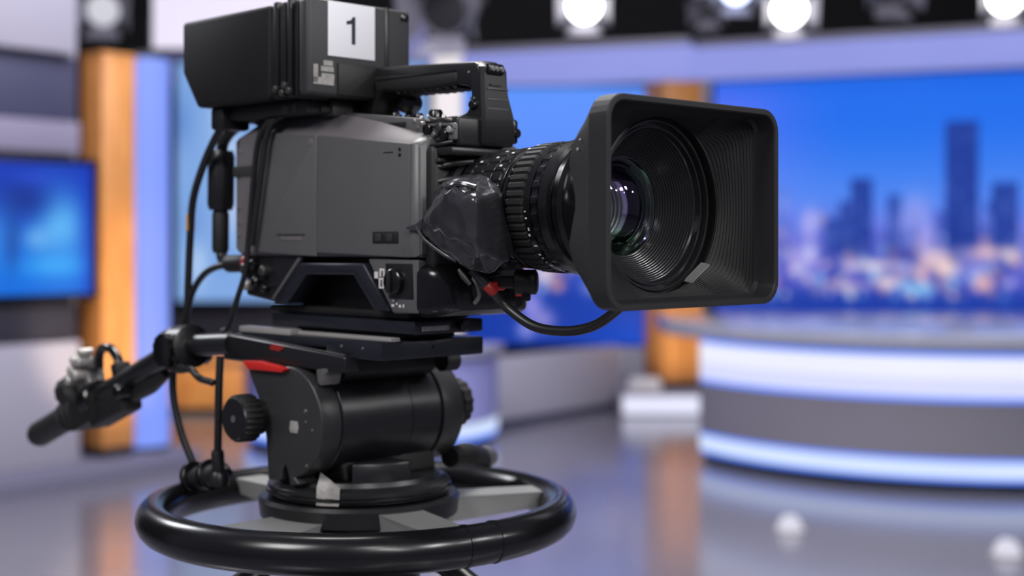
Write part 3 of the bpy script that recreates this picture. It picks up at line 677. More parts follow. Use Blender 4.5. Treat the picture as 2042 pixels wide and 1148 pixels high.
bm = newbm(); tube(bm, [sl(.15)+up*.012, sl(.155)+up*.034, sl(.168)+up*.052, sl(.19)+up*.058, sl(.2)+up*.05, sl(.205)+up*.036], .006, 12); obj('loop_bracket', bm, 'gloss_black', zd)
bm = newbm(); obox(bm, sl(.152)+up*.018, ax, .008, .011, .01, .003); obj('bracket_foot', bm, 'matte_black', zd)
bm = newbm(); tube(bm, [sl(.05)-up*.018, sl(.09)-up*.021, sl(.135)-up*.022], [.006, .011, .008], 14); obj('rocker', bm, 'matte_black', zd)
bm = newbm(); lathe(bm, [(0, .008), (.016, .009), (.018, .007)], sl(.128)-up*.016+sd*.01, sd, 18); obj('lock_screw', bm, 'gloss_black', zd)

# ---------------- studio camera
ca = rig('studio_camera', 'large dark grey broadcast camera with square lens hood and number 1 card', 'video camera', 1.267)
ZT = [(-.152, 1.470), (-.108, 1.4777), (.017, 1.4675), (.189, 1.449)]
ZS = [(-.152, 1.480), (-.11, 1.4965), (-.01, 1.4955), (.041, 1.489), (.093, 1.4785), (.155, 1.464), (.189, 1.459)]
def itp(T, x):
    for (a, p), (b, q) in zip(T, T[1:]):
        if x <= b: return p+(q-p)*max(0, (x-a)/(b-a))
    return T[-1][1]
loops = []
for x in (-.152, -.146, -.13, -.108, -.06, -.01, .017, .041, .07, .093, .125, .155, .18, .189):
    zb = 1.333; zt = itp(ZT, x); zs = itp(ZS, x); iny = .012 if x < -.15 else (.004 if x < -.14 else 0); inz = iny*1.2
    h = .0735-iny
    loops.append([(x, -h, zb+inz+.004), (x, -h, zt-.004), (x, -h+.003, zt), (x, -.047, zs), (x, .047, zs), (x, h-.003, zt), (x, h, zt-.004), (x, h, zb+inz+.004), (x, h-.003, zb+inz), (x, -h+.003, zb+inz)])
bm = newbm(); loft(bm, loops); body = obj('body', bm, 'rear_grey', ca, sharp=30)
# side cover, in two leaves with a seam
def cover(x0, x1, y1, bev):
    xs = [x0]+[x for x in (.017,) if x0 < x < x1]+[x1]
    poly = [(x0, 1.3365), (x1, 1.3325)]+[(x, itp(ZT, x)-.0005) for x in xs[::-1]]
    bm = newbm(); prism(bm, poly, 'y', -.0725, y1, bev, 3); return bm
sc = obj('side_cover', cover(-.098, .0185, -.0757, .002), 'body_grey', ca)
sc2 = obj('side_cover', cover(.0192, .176, -.0757, .002), 'body_grey', ca)
bm = newbm()
loft(bm, [[(x, y, z) for (x, y, z) in l] for l in (
    [(.1765, -.0757, 1.3335), (.1765, -.0757, 1.4495), (.1765, -.0715, 1.4530), (.1765, -.05, 1.464), (.1765, .05, 1.464), (.1765, .073, 1.4505), (.1765, .073, 1.3335)],
    [(.1850, -.0757, 1.3335), (.1850, -.0757, 1.4485), (.1850, -.0715, 1.4520), (.1850, -.05, 1.4625), (.1850, .05, 1.4625), (.1850, .073, 1.4495), (.1850, .073, 1.3335)],
    [(.1905, -.0715, 1.3365), (.1905, -.0715, 1.4455), (.1905, -.0675, 1.4485), (.1905, -.05, 1.4585), (.1905, .05, 1.4585), (.1905, .069, 1.446), (.1905, .069, 1.3365)])])
obj('front_frame', bm, 'body_grey', ca, sharp=50)
bm = newbm(); box(bm, .1165, .1585, -.0762, -.0752, 1.347, 1.3597, .0004); lt = obj('latch_recess', bm, 'matte_black', sc2)
for (a, b) in ((.121, .131), (.139, .149)):
    bm = newbm(); box(bm, a, b, -.0772, -.0758, 1.3495, 1.3575, .0006); obj('latch', bm, 'connector_grey', sc2)
bm = newbm(); box(bm, -.055, -.002, -.0764, -.0752, 1.3562, 1.3576, .0003); obj('hinge_slot', bm, 'matte_black', sc)
bm = newbm(); box(bm, -.048, -.008, -.0764, -.0754, 1.350, 1.3545, .0008); obj('hinge', bm, 'rear_grey', sc)
bm = newbm(); lathe(bm, [(0, .0045), (.0008, .0038), (.0008, 0)], (.008, -.0757, 1.4592), (0, -1, 0), 20, cap=False); obj('catch', bm, 'rear_grey', sc)
for (a, b) in ((.1605, 1.4445), (.1605, 1.4385)):
    bm = newbm(); lathe(bm, [(0, .0022), (.0008, .0018), (.0008, 0)], (a, -.0757, b), (0, -1, 0), 12, cap=False); obj('screw', bm, 'gloss_black', sc2)
bm = newbm(); box(bm, .134, .150, -.0761, -.0755, 1.4415, 1.4425, 0); obj('vent_line', bm, 'matte_black', sc2)
for (a, b) in ((-.133, 1.455), (-.136, 1.389), (-.134, 1.371), (-.136, 1.357), (-.113, 1.36)):
    bm = newbm(); lathe(bm, [(0, .0026), (.0008, .002), (.0008, 0)], (a, -.0735, b), (0, -1, 0), 12, cap=False); obj('screw', bm, 'steel', body)
bm = newbm(); box(bm, -.146, -.106, -.0742, -.0733, 1.425, 1.438, .0003); obj('rear_label', bm, 'connector_grey', body)
# top deck and front block
bm = newbm(); prism(bm, [(.03, 1.478), (.168, 1.46), (.168, 1.4775), (.03, 1.493)], 'y', -.045, .045, .003, 2); dk = obj('top_deck', bm, 'body_grey', ca)
bm = newbm(); box(bm, .095, .135, -.0458, -.0448, 1.4705, 1.4765, .001); obj('deck_slot', bm, 'matte_black', dk)
for (a, b) in ((.148, 1.4755), (.153, 1.4685)):
    bm = newbm(); lathe(bm, [(0, .0025), (.001, .002), (.001, 0)], (a, -.045, b), (0, -1, 0), 12, cap=False); obj('screw', bm, 'steel', dk)
bm = newbm(); box(bm, .168, .222, -.05, .018, 1.446, 1.4775, .004, 3); fb = obj('front_block', bm, 'black_plastic', ca)
bm = newbm(); box(bm, .178, .222, -.0545, -.0495, 1.452, 1.470, .004, 3); obj('control_cover', bm, 'body_grey', fb)
for (a, b, r, mt) in ((.182, 1.4645, .006, 'gloss_black'), (.2, 1.466, .005, 'connector_grey'), (.206, 1.4575, .0065, 'gloss_black'), (.186, 1.453, .004, 'silver'), (.216, 1.463, .0035, 'silver'), (.193, 1.459, .003, 'steel'), (.174, 1.4705, .003, 'steel')):
    bm = newbm(); lathe(bm, [(0, r), (.004, r), (.005, r*.75), (.005, 0)], (a, -.0545, b), (0, -1, 0), 18, cap=False); obj('dial', bm, mt, fb)
for (a, y, r, h) in ((.10, -.03, .005, .006), (.125, -.032, .006, .004), (.140, -.032, .005, .007), (.165, -.03, .0075, .012), (.112, -.036, .004, .004)):
    bm = newbm(); lathe(bm, [(0, r), (h*.8, r), (h, r*.8)], (a, y, itp([(.03, 1.4925), (.168, 1.4765)], a)-.001), (0, 0, 1), 18); obj('top_knob', bm, 'gloss_black', dk)
bm = newbm(); box(bm, .178, .226, -.062, .03, 1.4365, 1.4455, .003); obj('shelf', bm, 'black_plastic', fb)
for (a, b, c) in ((.1765, 1.4745, .004), (.1865, 1.4755, .003), (.2105, 1.4735, .005)):
    bm = newbm(); tube(bm, [(a, -.05, b), (a+.001, -.057, b+.001), (a+.003, -.063, b+.003)], [c*.35, c*.3, c*.45], 10); obj('toggle', bm, 'silver', fb)
bm = newbm(); tube(bm, [(.176, -.054, 1.4495), (.19, -.06, 1.4475), (.206, -.06, 1.4485), (.218, -.054, 1.4505)], .0022, 8); obj('front_wire', bm, 'cable_black', fb)
bm = newbm(); prism(bm, [(.18, 1.4705), (.219, 1.4695), (.2225, 1.464), (.22, 1.4665), (.181, 1.468)], 'y', -.0575, -.0535, .0006); obj('cover_lip', bm, 'body_grey', fb)
# front face, lens mount
bm = newbm(); box(bm, .185, .203, -.066, .062, 1.32, 1.447, .006, 3); fp = obj('front_plate', bm, 'matte_black', ca)
for z_ in (1.41, 1.425):
    bm = newbm(); tube(bm, [(.2, -.06, z_), (.215, -.045, z_+.004), (.225, -.02, z_+.006)], .003, 8); obj('cable_loop', bm, 'cable_black', fp)
for (y, z_, a, b) in ((-.058, 1.432, .012, .004), (-.05, 1.395, .006, .008), (-.056, 1.36, .007, .012)):
    bm = newbm(); box(bm, .202, .208, y-a/2, y+a/2, z_-b/2, z_+b/2, .001); obj('button', bm, 'connector_grey', fp)
# base below the body
bm = newbm(); prism(bm, [(-.128, 1.286), (-.064, 1.280), (-.012, 1.3325), (-.128, 1.3335)], 'y', -.068, .068, .003, 2); rb = obj('rear_base', bm, 'black_plastic', ca)
bm = newbm()
prism(bm, [(-.064, 1.279), (-.0115, 1.3255), (.101, 1.3265), (.142, 1.2765), (.118, 1.2765), (.083, 1.3135), (-.001, 1.3125), (-.036, 1.279)], 'y', -.076, -.05, .0025, 2); obj('arch_frame', bm, 'blue_black', ca)
bm = newbm(); box(bm, -.07, .15, -.03, .06, 1.268, 1.333, .003); obj('inner_base', bm, 'matte_black', ca)
bm = newbm(); prism(bm, [(.104, 1.331), (.187, 1.331), (.187, 1.2755), (.146, 1.274)], 'y', -.0735, .06, .003, 2); cb = obj('control_block', bm, 'body_grey', ca)
bm = newbm(); prism(bm, [(.1355, 1.3265), (.178, 1.3265), (.18, 1.290), (.141, 1.290)], 'y', -.0748, -.073, .004, 2); obj('dial_plate', bm, 'black_plastic', cb)
bm = newbm(); lathe(bm, [(0, .0135), (.006, .0135), (.008, .011), (.008, 0)], (.153, -.0745, 1.3075), (0, -1, 0), 32, cap=False); fd = obj('filter_dial', bm, 'gloss_black', cb)
bm = newbm(); box(bm, .1505, .1555, -.0865, -.082, 1.296, 1.319, .001); obj('dial_grip', bm, 'matte_black', fd)
def marks(name, rects, y, mat, parent):
    bm = newbm()
    for (a, b, c, d) in rects: box(bm, a, b, y-.0004, y, c, d)
    return obj(name, bm, mat, parent)
marks('white_print', [(.117, .123, 1.3105, 1.3175), (.1255, .1335, 1.3185, 1.321), (.1255, .128, 1.3125, 1.3185), (.1315, .1335, 1.3125, 1.3185), (.1245, .1325, 1.309, 1.311), (.1245, .1268, 1.302, 1.309), (.1302, .1325, 1.302, 1.309), (.1245, .1325, 1.300, 1.302), (.142, .147, 1.3235, 1.3252), (.149, .154, 1.3235, 1.3252), (.145, .149, 1.2815, 1.284), (.152, .154, 1.2835, 1.286), (.1565, .160, 1.281, 1.2838), (.147, .1485, 1.287, 1.2885), (.163, .165, 1.281, 1.2845)], -.0736, 'white_paint', cb)
marks('white_print', [(.1605, .1645, 1.312, 1.3135), (.163, .1648, 1.308, 1.312), (.1605, .1645, 1.3065, 1.308), (.1605, .162, 1.3025, 1.3065), (.1605, .1645, 1.301, 1.3025)], -.0750, 'white_paint', cb)
# lower front nose under the lens
bm = newbm(); lo_ = []
for (x, hw, z0, z1) in ((.185, .070, 1.2715, 1.326), (.200, .070, 1.272, 1.326), (.212, .064, 1.274, 1.322), (.222, .05, 1.279, 1.314)):
    lo_.append([(x, y-.004, z+(z1+z0)/2) for (y, z) in rrect(hw, (z1-z0)/2, .012, 5)])
loft(bm, lo_); ns = obj('front_nose', bm, 'gloss_black', ca, sharp=50)
bm = newbm(); tube(bm, [(.222, -.03, 1.312), (.228, -.03, 1.305), (.229, -.028, 1.294), (.224, -.03, 1.286)], .0022, 8); obj('wire_loop', bm, 'steel', ns)
bm = newbm(); box(bm, .206, .232, -.008, .028, 1.300, 1.3125, .003); obj('connector', bm, 'matte_black', ns)
bm = newbm(); box(bm, .198, .222, .028, .05, 1.276, 1.302, .004); pr = obj('plug', bm, 'connector_grey', ns)
bm = newbm(); box(bm, .2215, .2232, .031, .044, 1.2915, 1.2965, .0006); obj('red_tally', bm, 'red_paint', pr, label='small red mark on the plug')
# rear connectors
for k, (a, b, r, mt) in enumerate(((-.122, 1.317, .007, 'connector_grey'), (-.105, 1.322, .006, 'gloss_black'), (-.118, 1.298, .006, 'silver'), (-.1, 1.302, .0065, 'gloss_black'), (-.084, 1.315, .006, 'connector_grey'), (-.083, 1.296, .005, 'gloss_black'))):
    bm = newbm(); lathe(bm, [(0, r), (.008, r), (.01, r*.7), (.01, 0)], (a, -.068, b), (0, -1, 0), 18, cap=False); obj('socket', bm, mt, rb)
bm = newbm(); prism(bm, [(-.07, 1.283), (-.064, 1.2835), (-.013, 1.331), (-.019, 1.331)], 'y', -.0735, -.066, .001); obj('arch_edge', bm, 'body_grey', rb)
bm = newbm(); box(bm, -.135, -.122, -.06, .05, 1.288, 1.30, .003); obj('rear_foot', bm, 'connector_grey', rb)
bm = newbm(); box(bm, -.10, .15, -.055, .035, 1.2668, 1.276, .003); obj('mount_shoe', bm, 'matte_black', ca)

# handle
hp = [(.021, 1.484), (.033, 1.532), (.038, 1.540), (.046, 1.5435), (.12, 1.5405), (.2125, 1.5358), (.2195, 1.5325), (.2225, 1.527), (.2275, 1.448), (.188, 1.448), (.187, 1.4805), (.2, 1.4835), (.2065, 1.492), (.2085, 1.504), (.204, 1.5105), (.19, 1.5135), (.15, 1.5115), (.1, 1.5125), (.068, 1.515), (.056, 1.511), (.0505, 1.5), (.047, 1.484)]
bm = newbm(); prism(bm, hp, 'y', -.020, .020, .004, 3); hn = obj('handle', bm, 'black_plastic', ca, sharp=35)
bm = newbm(); prism(bm, [(.05, 1.5335), (.188, 1.5275), (.188, 1.5155), (.15, 1.5135), (.1, 1.5145), (.07, 1.517), (.055, 1.514)], 'y', -.0215, .0215, .003, 2); obj('grip_pad', bm, 'rubber', hn)
for k in range(9):
    bm = newbm(); xx = .085+k*.0115; box(bm, xx, xx+.006, -.017, .017, 1.5108-(.0006 if k > 3 else 0), 1.5135, .0012); obj('finger_rib', bm, 'rubber', hn)
bm = newbm(); box(bm, .058, .186, -.0222, -.0212, 1.5275, 1.5287, 0); obj('grip_seam', bm, 'gloss_black', hn)
lo_ = []
for (z_, x1, yl, yr) in ((1.5365, .2165, -.014, .011), (1.53, .2245, -.0195, .0155), (1.50, .2265, -.0205, .0195), (1.478, .2285, -.021, .0255), (1.455, .2285, -.021, .0275), (1.448, .226, -.019, .025)):
    lo_.append([(.21, yl, z_), (x1-.003, yl, z_), (x1, yl+.003, z_), (x1, yr-.003, z_), (x1-.003, yr, z_), (.21, yr, z_)])
bm = newbm(); loft(bm, lo_); hf = obj('handle_front', bm, 'black_plastic', ca, sharp=35)
bm = newbm(); box(bm, .219, .2285, -.013, .010, 1.5215, 1.5335, .003, 2); bt = obj('record_cap', bm, 'gloss_black', hf)
for y in (-.009, -.003, .004):
    bm = newbm(); lathe(bm, [(0, .003), (.003, .003), (.004, .002)], (.2275, y, 1.5275), (1, 0, 0), 12); obj('stud', bm, 'steel', hf)
for z_ in (1.5065, 1.4955, 1.486):
    bm = newbm(); box(bm, .2262, .2278, -.014, .016, z_, z_+.0012, .0003); obj('step_line', bm, 'body_grey', hf)
marks2 = newbm(); box(marks2, .2266, .2273, -.01, .006, 1.5105, 1.5122); obj('small_print', marks2, 'connector_grey', hf)
bm = newbm(); lathe(bm, [(0, .0052), (.003, .0052), (.005, .004), (.005, 0)], (.2135, -.02, 1.4905), (0, -1, 0), 24, cap=False); obj('handle_screw', bm, 'gloss_black', hn)
for (a, b) in ((.205, 1.525), (.2135, 1.4975), (.209, 1.4975)):
    bm = newbm(); lathe(bm, [(0, .0018), (.001, .0014), (.001, 0)], (a, -.02, b), (0, -1, 0), 10, cap=False); obj('screw', bm, 'steel', hn)
bm = newbm(); lathe(bm, [(-.01, .010), (-.008, .0125), (.012, .0125), (.014, .010)], (.065, .02, 1.5055), (.5, -1, 0), 24); lathe(bm, [(0, .005), (.03, .005)], (.065, .02, 1.478), (0, 0, 1), 12); obj('viewfinder_pivot', bm, 'gloss_black', ca)
bm = newbm(); box(bm, .205, .222, .0265, .0365, 1.452, 1.478, .003); lathe(bm, [(0, .005), (.004, .005), (.005, .004)], (.222, .031, 1.463), (1, 0, 0), 20); obj('side_switch', bm, 'gloss_black', hf)

# viewfinder
vf = obj('viewfinder', prism(newbm(), [(-.168, 1.5065), (-.2, 1.55), (-.2, 1.611), (-.02, 1.6112), (-.02, 1.5065)], 'y', -.11, .033, .005, 3), 'vf_black', ca)
bm = newbm(); prism(bm, [(-.03, 1.509), (-.03, 1.6095), (.0, 1.6095), (.0, 1.509)], 'y', -.107, .030, .002); obj('neck', bm, 'matte_black', vf)
for (a, b, e) in ((-.012, -.004, .0025), (.002, .009, .001), (.014, .021, .003), (.025, .031, .001)):
    bm = newbm(); box(bm, a, b, -.109-e, .031+e, 1.5085-e, 1.610+e, .0015); obj('hood_rib', bm, 'black_plastic', vf)
bm = newbm(); box(bm, .0, .034, -.106, .029, 1.511, 1.608, .001); obj('hood_core', bm, 'matte_black', vf)
bm = newbm(); box(bm, .033, .0515, -.1115, .0335, 1.5065, 1.6118, .005, 3); ff = obj('front_cover', bm, 'vf_front', vf)
bm = newbm(); box(bm, .0518, .0528, -.0853, -.0203, 1.5505, 1.6098, .0003); nc = obj('number_card', bm, 'white_paper', vf, label='white card printed with a black 1')
one = [(-.0532, 1.5655), (-.0483, 1.5655), (-.0483, 1.5958), (-.0515, 1.5958), (-.0545, 1.5918), (-.0604, 1.5903), (-.0604, 1.5866), (-.0532, 1.5878)]
bm = newbm(); prism(bm, one, 'x', .0528, .0532); obj('numeral', bm, 'ink', nc)
bm = newbm()
for (y0, y1, z0, z1) in ((-.1045, -.0985, 1.5205, 1.540), (-.1045, -.077, 1.5185, 1.5265), (-.094, -.0765, 1.5265, 1.531), (-.0945, -.0775, 1.533, 1.5385), (-.091, -.0785, 1.5395, 1.545)):
    box(bm, .0517, .0522, y0, y1, z0, z1)
obj('white_label', bm, 'worn_label', ff, label='worn white label scraps')
bm = newbm(); box(bm, .0512, .054, -.072, -.018, 1.5085, 1.544, .002); wn = obj('tally_window', bm, 'matte_black', ff)
bm = newbm(); box(bm, .048, .0525, -.005, .0005, 1.5065, 1.6118, .001); obj('edge_rib', bm, 'black_plastic', ff)
bm = newbm(); box(bm, .0515, .0525, .018, .0295, 1.599, 1.6065, .001); obj('corner_screw', bm, 'gloss_black', ff)
for (a, b) in ((-.004, 1.516), (.012, 1.519), (.02, 1.513), (.008, 1.511)):
    bm = newbm(); lathe(bm, [(0, .004), (.004, .004), (.005, .003), (.005, 0)], (a, -.1115, b), (0, -1, 0), 16, cap=False); obj('adjuster', bm, 'connector_grey', vf)
bm = newbm(); box(bm, -.15, .02, -.09, .02, 1.490, 1.5068, .004); br = obj('viewfinder_bracket', bm, 'matte_black', ca)
bm = newbm(); box(bm, -.155, -.13, -.10, -.06, 1.480, 1.5068, .004); obj('bracket_knuckle', bm, 'black_plastic', br)
bm = newbm(); tube(bm, [(-.13, -.05, 1.494), (-.09, -.045, 1.488), (-.05, -.04, 1.492)], .007, 12); obj('bracket_arm', bm, 'gloss_black', br)
bm = newbm(); box(bm, .005, .028, -.06, -.03, 1.488, 1.5068, .003); lathe(bm, [(0, .006), (.012, .006)], (.018, -.06, 1.497), (0, -1, 0), 16); obj('swivel_post', bm, 'connector_grey', br)

# ---------------- lens
LZ = 1.383; LC = (0, 0, LZ); AX = (1, 0, 0)
bm = newbm(); lathe(bm, [(.19, .05), (.215, .052), (.225, .05), (.245, .053), (.34, .056), (.348, .056)], LC, AX, 64); ln = obj('lens_barrel', bm, 'lens_black', ca)
def ring(prof, mat, name='lens_ring', seg=120, teeth=None, par=None):
    bm = newbm(); lathe(bm, prof, LC, AX, seg, teeth=teeth, cap=False); return obj(name, bm, mat, par or ln, sharp=30)
ring([(.2, .056), (.206, .06), (.214, .06), (.218, .056)], 'lens_black')
ring([(.222, .0565), (.224, .058), (.234, .058), (.236, .0565)], 'lens_black', seg=180, teeth=(4, 1, .0012))
ring([(.239, .0575), (.241, .0595), (.252, .0595), (.254, .0575)], 'lens_black', seg=180, teeth=(6, 1, .0014))
ring([(.257, .0585), (.258, .0605), (.271, .0607), (.272, .0585)], 'lens_black', seg=180, teeth=(6, 1, .0014))
ring([(.274, .059), (.275, .0613), (.285, .0615), (.287, .059)], 'lens_black', seg=180, teeth=(6, 1, .0014))
ring([(.288, .0605), (.289, .0622), (.293, .0625), (.294, .0605)], 'gloss_black')
ring([(.296, .061), (.297, .0632), (.300, .0632), (.301, .061)], 'lens_black')
ring([(.303, .0615), (.304, .0645), (.324, .0652), (.326, .062)], 'rubber', 'zoom_grip', 192, (4, 1, .0022))
sc_ = ring([(.327, .0625), (.328, .0638), (.3355, .0640), (.336, .0625)], 'gloss_black', 'scale_ring')
ring([(.337, .063), (.338, .0655), (.3455, .0657), (.347, .063)], 'lens_black', 'focus_grip', 156, (6, 3, .0016))
ring([(.348, .0645), (.3495, .0667), (.360, .0667), (.3625, .063)], 'lens_black', 'front_ring')
ring([(.364, .062), (.366, .0655), (.374, .067), (.378, .064)], 'gloss_black', 'front_ring')
ring([(.378, .062), (.384, .070), (.398, .076), (.43, .079)], 'gloss_black', 'hood_mount')
random.seed(4); bm = newbm()
for i in range(46):
    th = math.radians(95+i*5.2+random.uniform(-.8, .8)); rr = .0641; wv = random.uniform(.0006, .0016)
    if random.random() < .3: continue
    for q in range(random.choice((1, 1, 2))):
        x0 = .3288+random.uniform(0, .002)+q*.003; x1 = x0+random.uniform(.0015, .0028); dth = wv/rr
        P = [[(x, -rr2*math.sin(th+s*dth)*1.0, LZ+rr2*math.cos(th+s*dth)) for (x, s) in ((x0, -1), (x1, -1), (x1, 1), (x0, 1))] for rr2 in (rr-.0004, rr+.0003)]
        loft(bm, P)
for (a, b) in ((.2625, 20), (.2625, 34), (.279, 28), (.2445, 40), (.279, 48), (.2985, 12), (.2985, 24)):
    th = math.radians(b); rr = .0634 if a > .29 else (.0617 if a > .27 else .0608)
    P = [[(x, -r2*math.sin(th+s), LZ+r2*math.cos(th+s)) for (x, s) in ((a-.0014, -.02), (a+.0014, -.02), (a+.0014, .02), (a-.0014, .02))] for r2 in (rr-.0004, rr+.0003)]; loft(bm, P)
obj('scale_numbers', bm, 'white_paint', sc_)['kind'] = 'stuff'

# square lens hood
NH = 6
def hl(x, hw, hh, rad, dz=0): return [(x, y, LZ+dz+z) for (y, z) in rrect(hw, hh, rad, NH, 10)]
def circ_like(x, R, jit=None):
    return [(x if not jit else x+jit(z), R*math.cos(a), LZ+R*math.sin(a)) for a, z in ((math.atan2(p[1], p[0]), p[1]) for p in rrect(.126, .093, .022, NH, 10))]
def back(x0, hw, hh, rad):
    out = []
    for (y, z) in rrect(hw, hh, rad, NH, 10):
        corner = max(0, abs(y)/hw+abs(z)/hh-1.45)*.055; mid = max(0, 1-abs(z)/.055)*.013 if abs(y) > hw*.8 else 0
        out.append((x0+corner+mid, y, LZ+z))
    return out
bm = newbm()
loft(bm, [circ_like(.410, .077), circ_like(.428, .080), back(.430, .1155, .0845, .03), hl(.465, .1255, .0925, .026), hl(.467, .1262, .0932, .024), hl(.4868, .1262, .0932, .022), hl(.488, .1252, .0922, .021), hl(.488, .1212, .0882, .018), hl(.4865, .1202, .0872, .017), hl(.470, .118, .0855, .016), hl(.466, .1165, .084, .016)], cap0=False, cap1=False)
hood = obj('lens_hood', bm, 'hood_black', ca, sharp=14)
for (a, b, r) in ((.4495, 1.4290, .0016), (.4535, 1.4370, .0011)):
    bm = newbm(); lathe(bm, [(0, r), (.0006, r*.7), (.0006, 0)], (a, -.1212-(a-.45)*.28, b), (-.25, -1, 0), 12, cap=False); obj('rivet', bm, 'worn_label', hood)
bm = newbm(); loft(bm, [[(.4565, .031, LZ-.0725), (.4565, .058, LZ-.0565), (.4475, .057, LZ-.055), (.4475, .030, LZ-.071)], [(.4570, .033, LZ-.0695), (.4570, .0565, LZ-.055), (.4480, .0555, LZ-.0535), (.4480, .032, LZ-.068)]]); obj('inner_clip', bm, 'spoke_grey', hood)
# inner ribbed throat from square to round
loops = []; NRB = 13
Rsq = rrect(.1165, .084, .016, NH, 10)
def mixl(t, x, g):
    out = []
    for (y, z) in Rsq:
        a = math.atan2(z, y); cy, cz_ = .0865*math.cos(a), .0835*math.sin(a); yy = y+(cy-y)*t; zz = z+(cz_-z)*t; l = math.hypot(yy, zz); s = (l-g)/l
        out.append((x, yy*s, LZ+zz*s))
    return out
for i in range(NRB+1):
    t = i/NRB; x = .466-.022*t
    loops.append(mixl(t, x, 0)); loops.append(mixl(t, x-.0004, .0011))
    loops.append(mixl(t, x-.0009, .0011))
bm = newbm(); loft(bm, loops, False, False); obj('ribbed_throat', bm, 'hood_wall', hood, sharp=20)
def iring(prof, mat, name):
    bm = newbm(); lathe(bm, prof, LC, AX, 96, cap=False); return obj(name, bm, mat, hood, sharp=20)
iring([(.4432, .0900), (.4445, .0855), (.4445, .0835), (.436, .083), (.436, .080)], 'hood_inner', 'inner_flange')
iring([(.436, .080), (.4385, .0795), (.4385, .0775), (.432, .077), (.432, .0745), (.434, .0742), (.434, .0725), (.428, .072)], 'cone_gloss', 'stepped_ring')
pr_ = [(.428, .072)]; NG = 15
for i in range(NG):
    t0 = (i+.55)/NG; t1 = (i+1)/NG
    pr_.append((.428-.030*t0, .072-.0245*t0)); pr_.append((.428-.030*t0-.0002, .072-.0245*t1)); 
iring(pr_, 'cone_gloss', 'grooved_cone')
# front glass with coating, inner elements behind it
def glass_mat(name, tint, film, black):
    m = bpy.data.materials.new(name); m.use_nodes = True; nt = m.node_tree; b = nt.nodes['Principled BSDF']
    nz = nt.nodes.new('ShaderNodeTexNoise'); nz.inputs['Scale'].default_value = 30; tc = nt.nodes.new('ShaderNodeTexCoord'); nt.links.new(tc.outputs['Object'], nz.inputs['Vector'])
    mr = nt.nodes.new('ShaderNodeMapRange'); mr.inputs[3].default_value = .015; mr.inputs[4].default_value = .035; nt.links.new(nz.outputs['Fac'], mr.inputs[0]); nt.links.new(mr.outputs[0], b.inputs['Roughness'])
    b.inputs['Base Color'].default_value = (*tint, 1); b.inputs['Transmission Weight'].default_value = 0 if black else 1; b.inputs['IOR'].default_value = 1.5
    try: b.inputs['Thin Film Thickness'].default_value = film; b.inputs['Thin Film IOR'].default_value = 1.38 if film < 300 else 1.8
    except Exception: pass
    MATS[name] = m
def coated_glass():
    m = bpy.data.materials.new('lens_glass'); m.use_nodes = True; nt = m.node_tree; N = nt.nodes; L = nt.links
    N.remove(N['Principled BSDF']); out = N['Material Output']
    tr = N.new('ShaderNodeBsdfTransparent'); tr.inputs[0].default_value = (.9, .93, .92, 1)
    gl = N.new('ShaderNodeBsdfGlossy'); gl.inputs['Roughness'].default_value = .03
    tc = N.new('ShaderNodeTexCoord'); nz = N.new('ShaderNodeTexNoise'); nz.inputs['Scale'].default_value = 16; L.new(tc.outputs['Object'], nz.inputs['Vector'])
    cr = N.new('ShaderNodeValToRGB'); e = cr.color_ramp.elements; e[0].position = .35; e[0].color = (.85, .68, 1, 1); e[1].position = .65; e[1].color = (.66, 1, .76, 1)
    L.new(nz.outputs['Fac'], cr.inputs[0]); L.new(cr.outputs[0], gl.inputs['Color'])
    fr = N.new('ShaderNodeFresnel'); fr.inputs['IOR'].default_value = 1.6
    mx = N.new('ShaderNodeMixShader'); L.new(fr.outputs[0], mx.inputs[0]); L.new(tr.outputs[0], mx.inputs[1]); L.new(gl.outputs[0], mx.inputs[2]); L.new(mx.outputs[0], out.inputs[0])
    MATS['lens_glass'] = m
coated_glass(); glass_mat('lens_deep', (.006, .008, .012), 520, True)
GR = .0465; prof = []
for i in range(13):
    a = i/12; r = GR*a; prof.append((.4155-.0175*a*a, r))
prof2 = [(t-.006, r*.98) for (t, r) in prof[::-1]]
iring(prof+prof2, 'lens_glass', 'front_glass')
pr_ = [(.3975, .0475)]
for i in range(11):
    x = .3945-.0034*i; r = .0462-.0019*i; pr_ += [(x, r), (x-.0004, r-.0012), (x-.0026, r-.0014)]
iring(pr_, 'steel', 'inner_barrel')
iring([(.366-.012*(i/8)**2 if i else .366, .025*i/8) for i in range(9)], 'lens_deep', 'inner_element')
iring([(.352, .0), (.352, .025), (.36, .0255)], 'matte_black', 'inner_stop')

# drive unit wrapped in black plastic
wr = [(.236, -.085, 1.4075), (.225, -.05, 1.4165), (.262, -.055, 1.4155), (.19, -.076, 1.3665), (.3175, -.117, 1.3915), (.2990, -.075, 1.3960), (.316, -.117, 1.345), (.3155, -.076, 1.329), (.304, -.088, 1.3175), (.251, -.1, 1.3385), (.2925, -.1, 1.3205), (.245, -.11, 1.375), (.285, -.119, 1.398), (.205, -.06, 1.40), (.3, -.045, 1.335), (.21, -.05, 1.35), (.29, -.04, 1.40), (.2, -.05, 1.375), (.205, -.078, 1.356)]
bm = newbm(); [bm.verts.new(p) for p in wr]; hull = bmesh.ops.convex_hull(bm, input=bm.verts[:])
bmesh.ops.delete(bm, geom=[v for v in bm.verts if not v.link_faces], context='VERTS')
bmesh.ops.subdivide_edges(bm, edges=bm.edges[:], cuts=1, use_grid_fill=True)
bmesh.ops.triangulate(bm, faces=bm.faces[:]); bmesh.ops.subdivide_edges(bm, edges=bm.edges[:], cuts=2, use_grid_fill=True)
bmesh.ops.smooth_vert(bm, verts=bm.verts[:], factor=.3, use_axis_x=True, use_axis_y=True, use_axis_z=True)
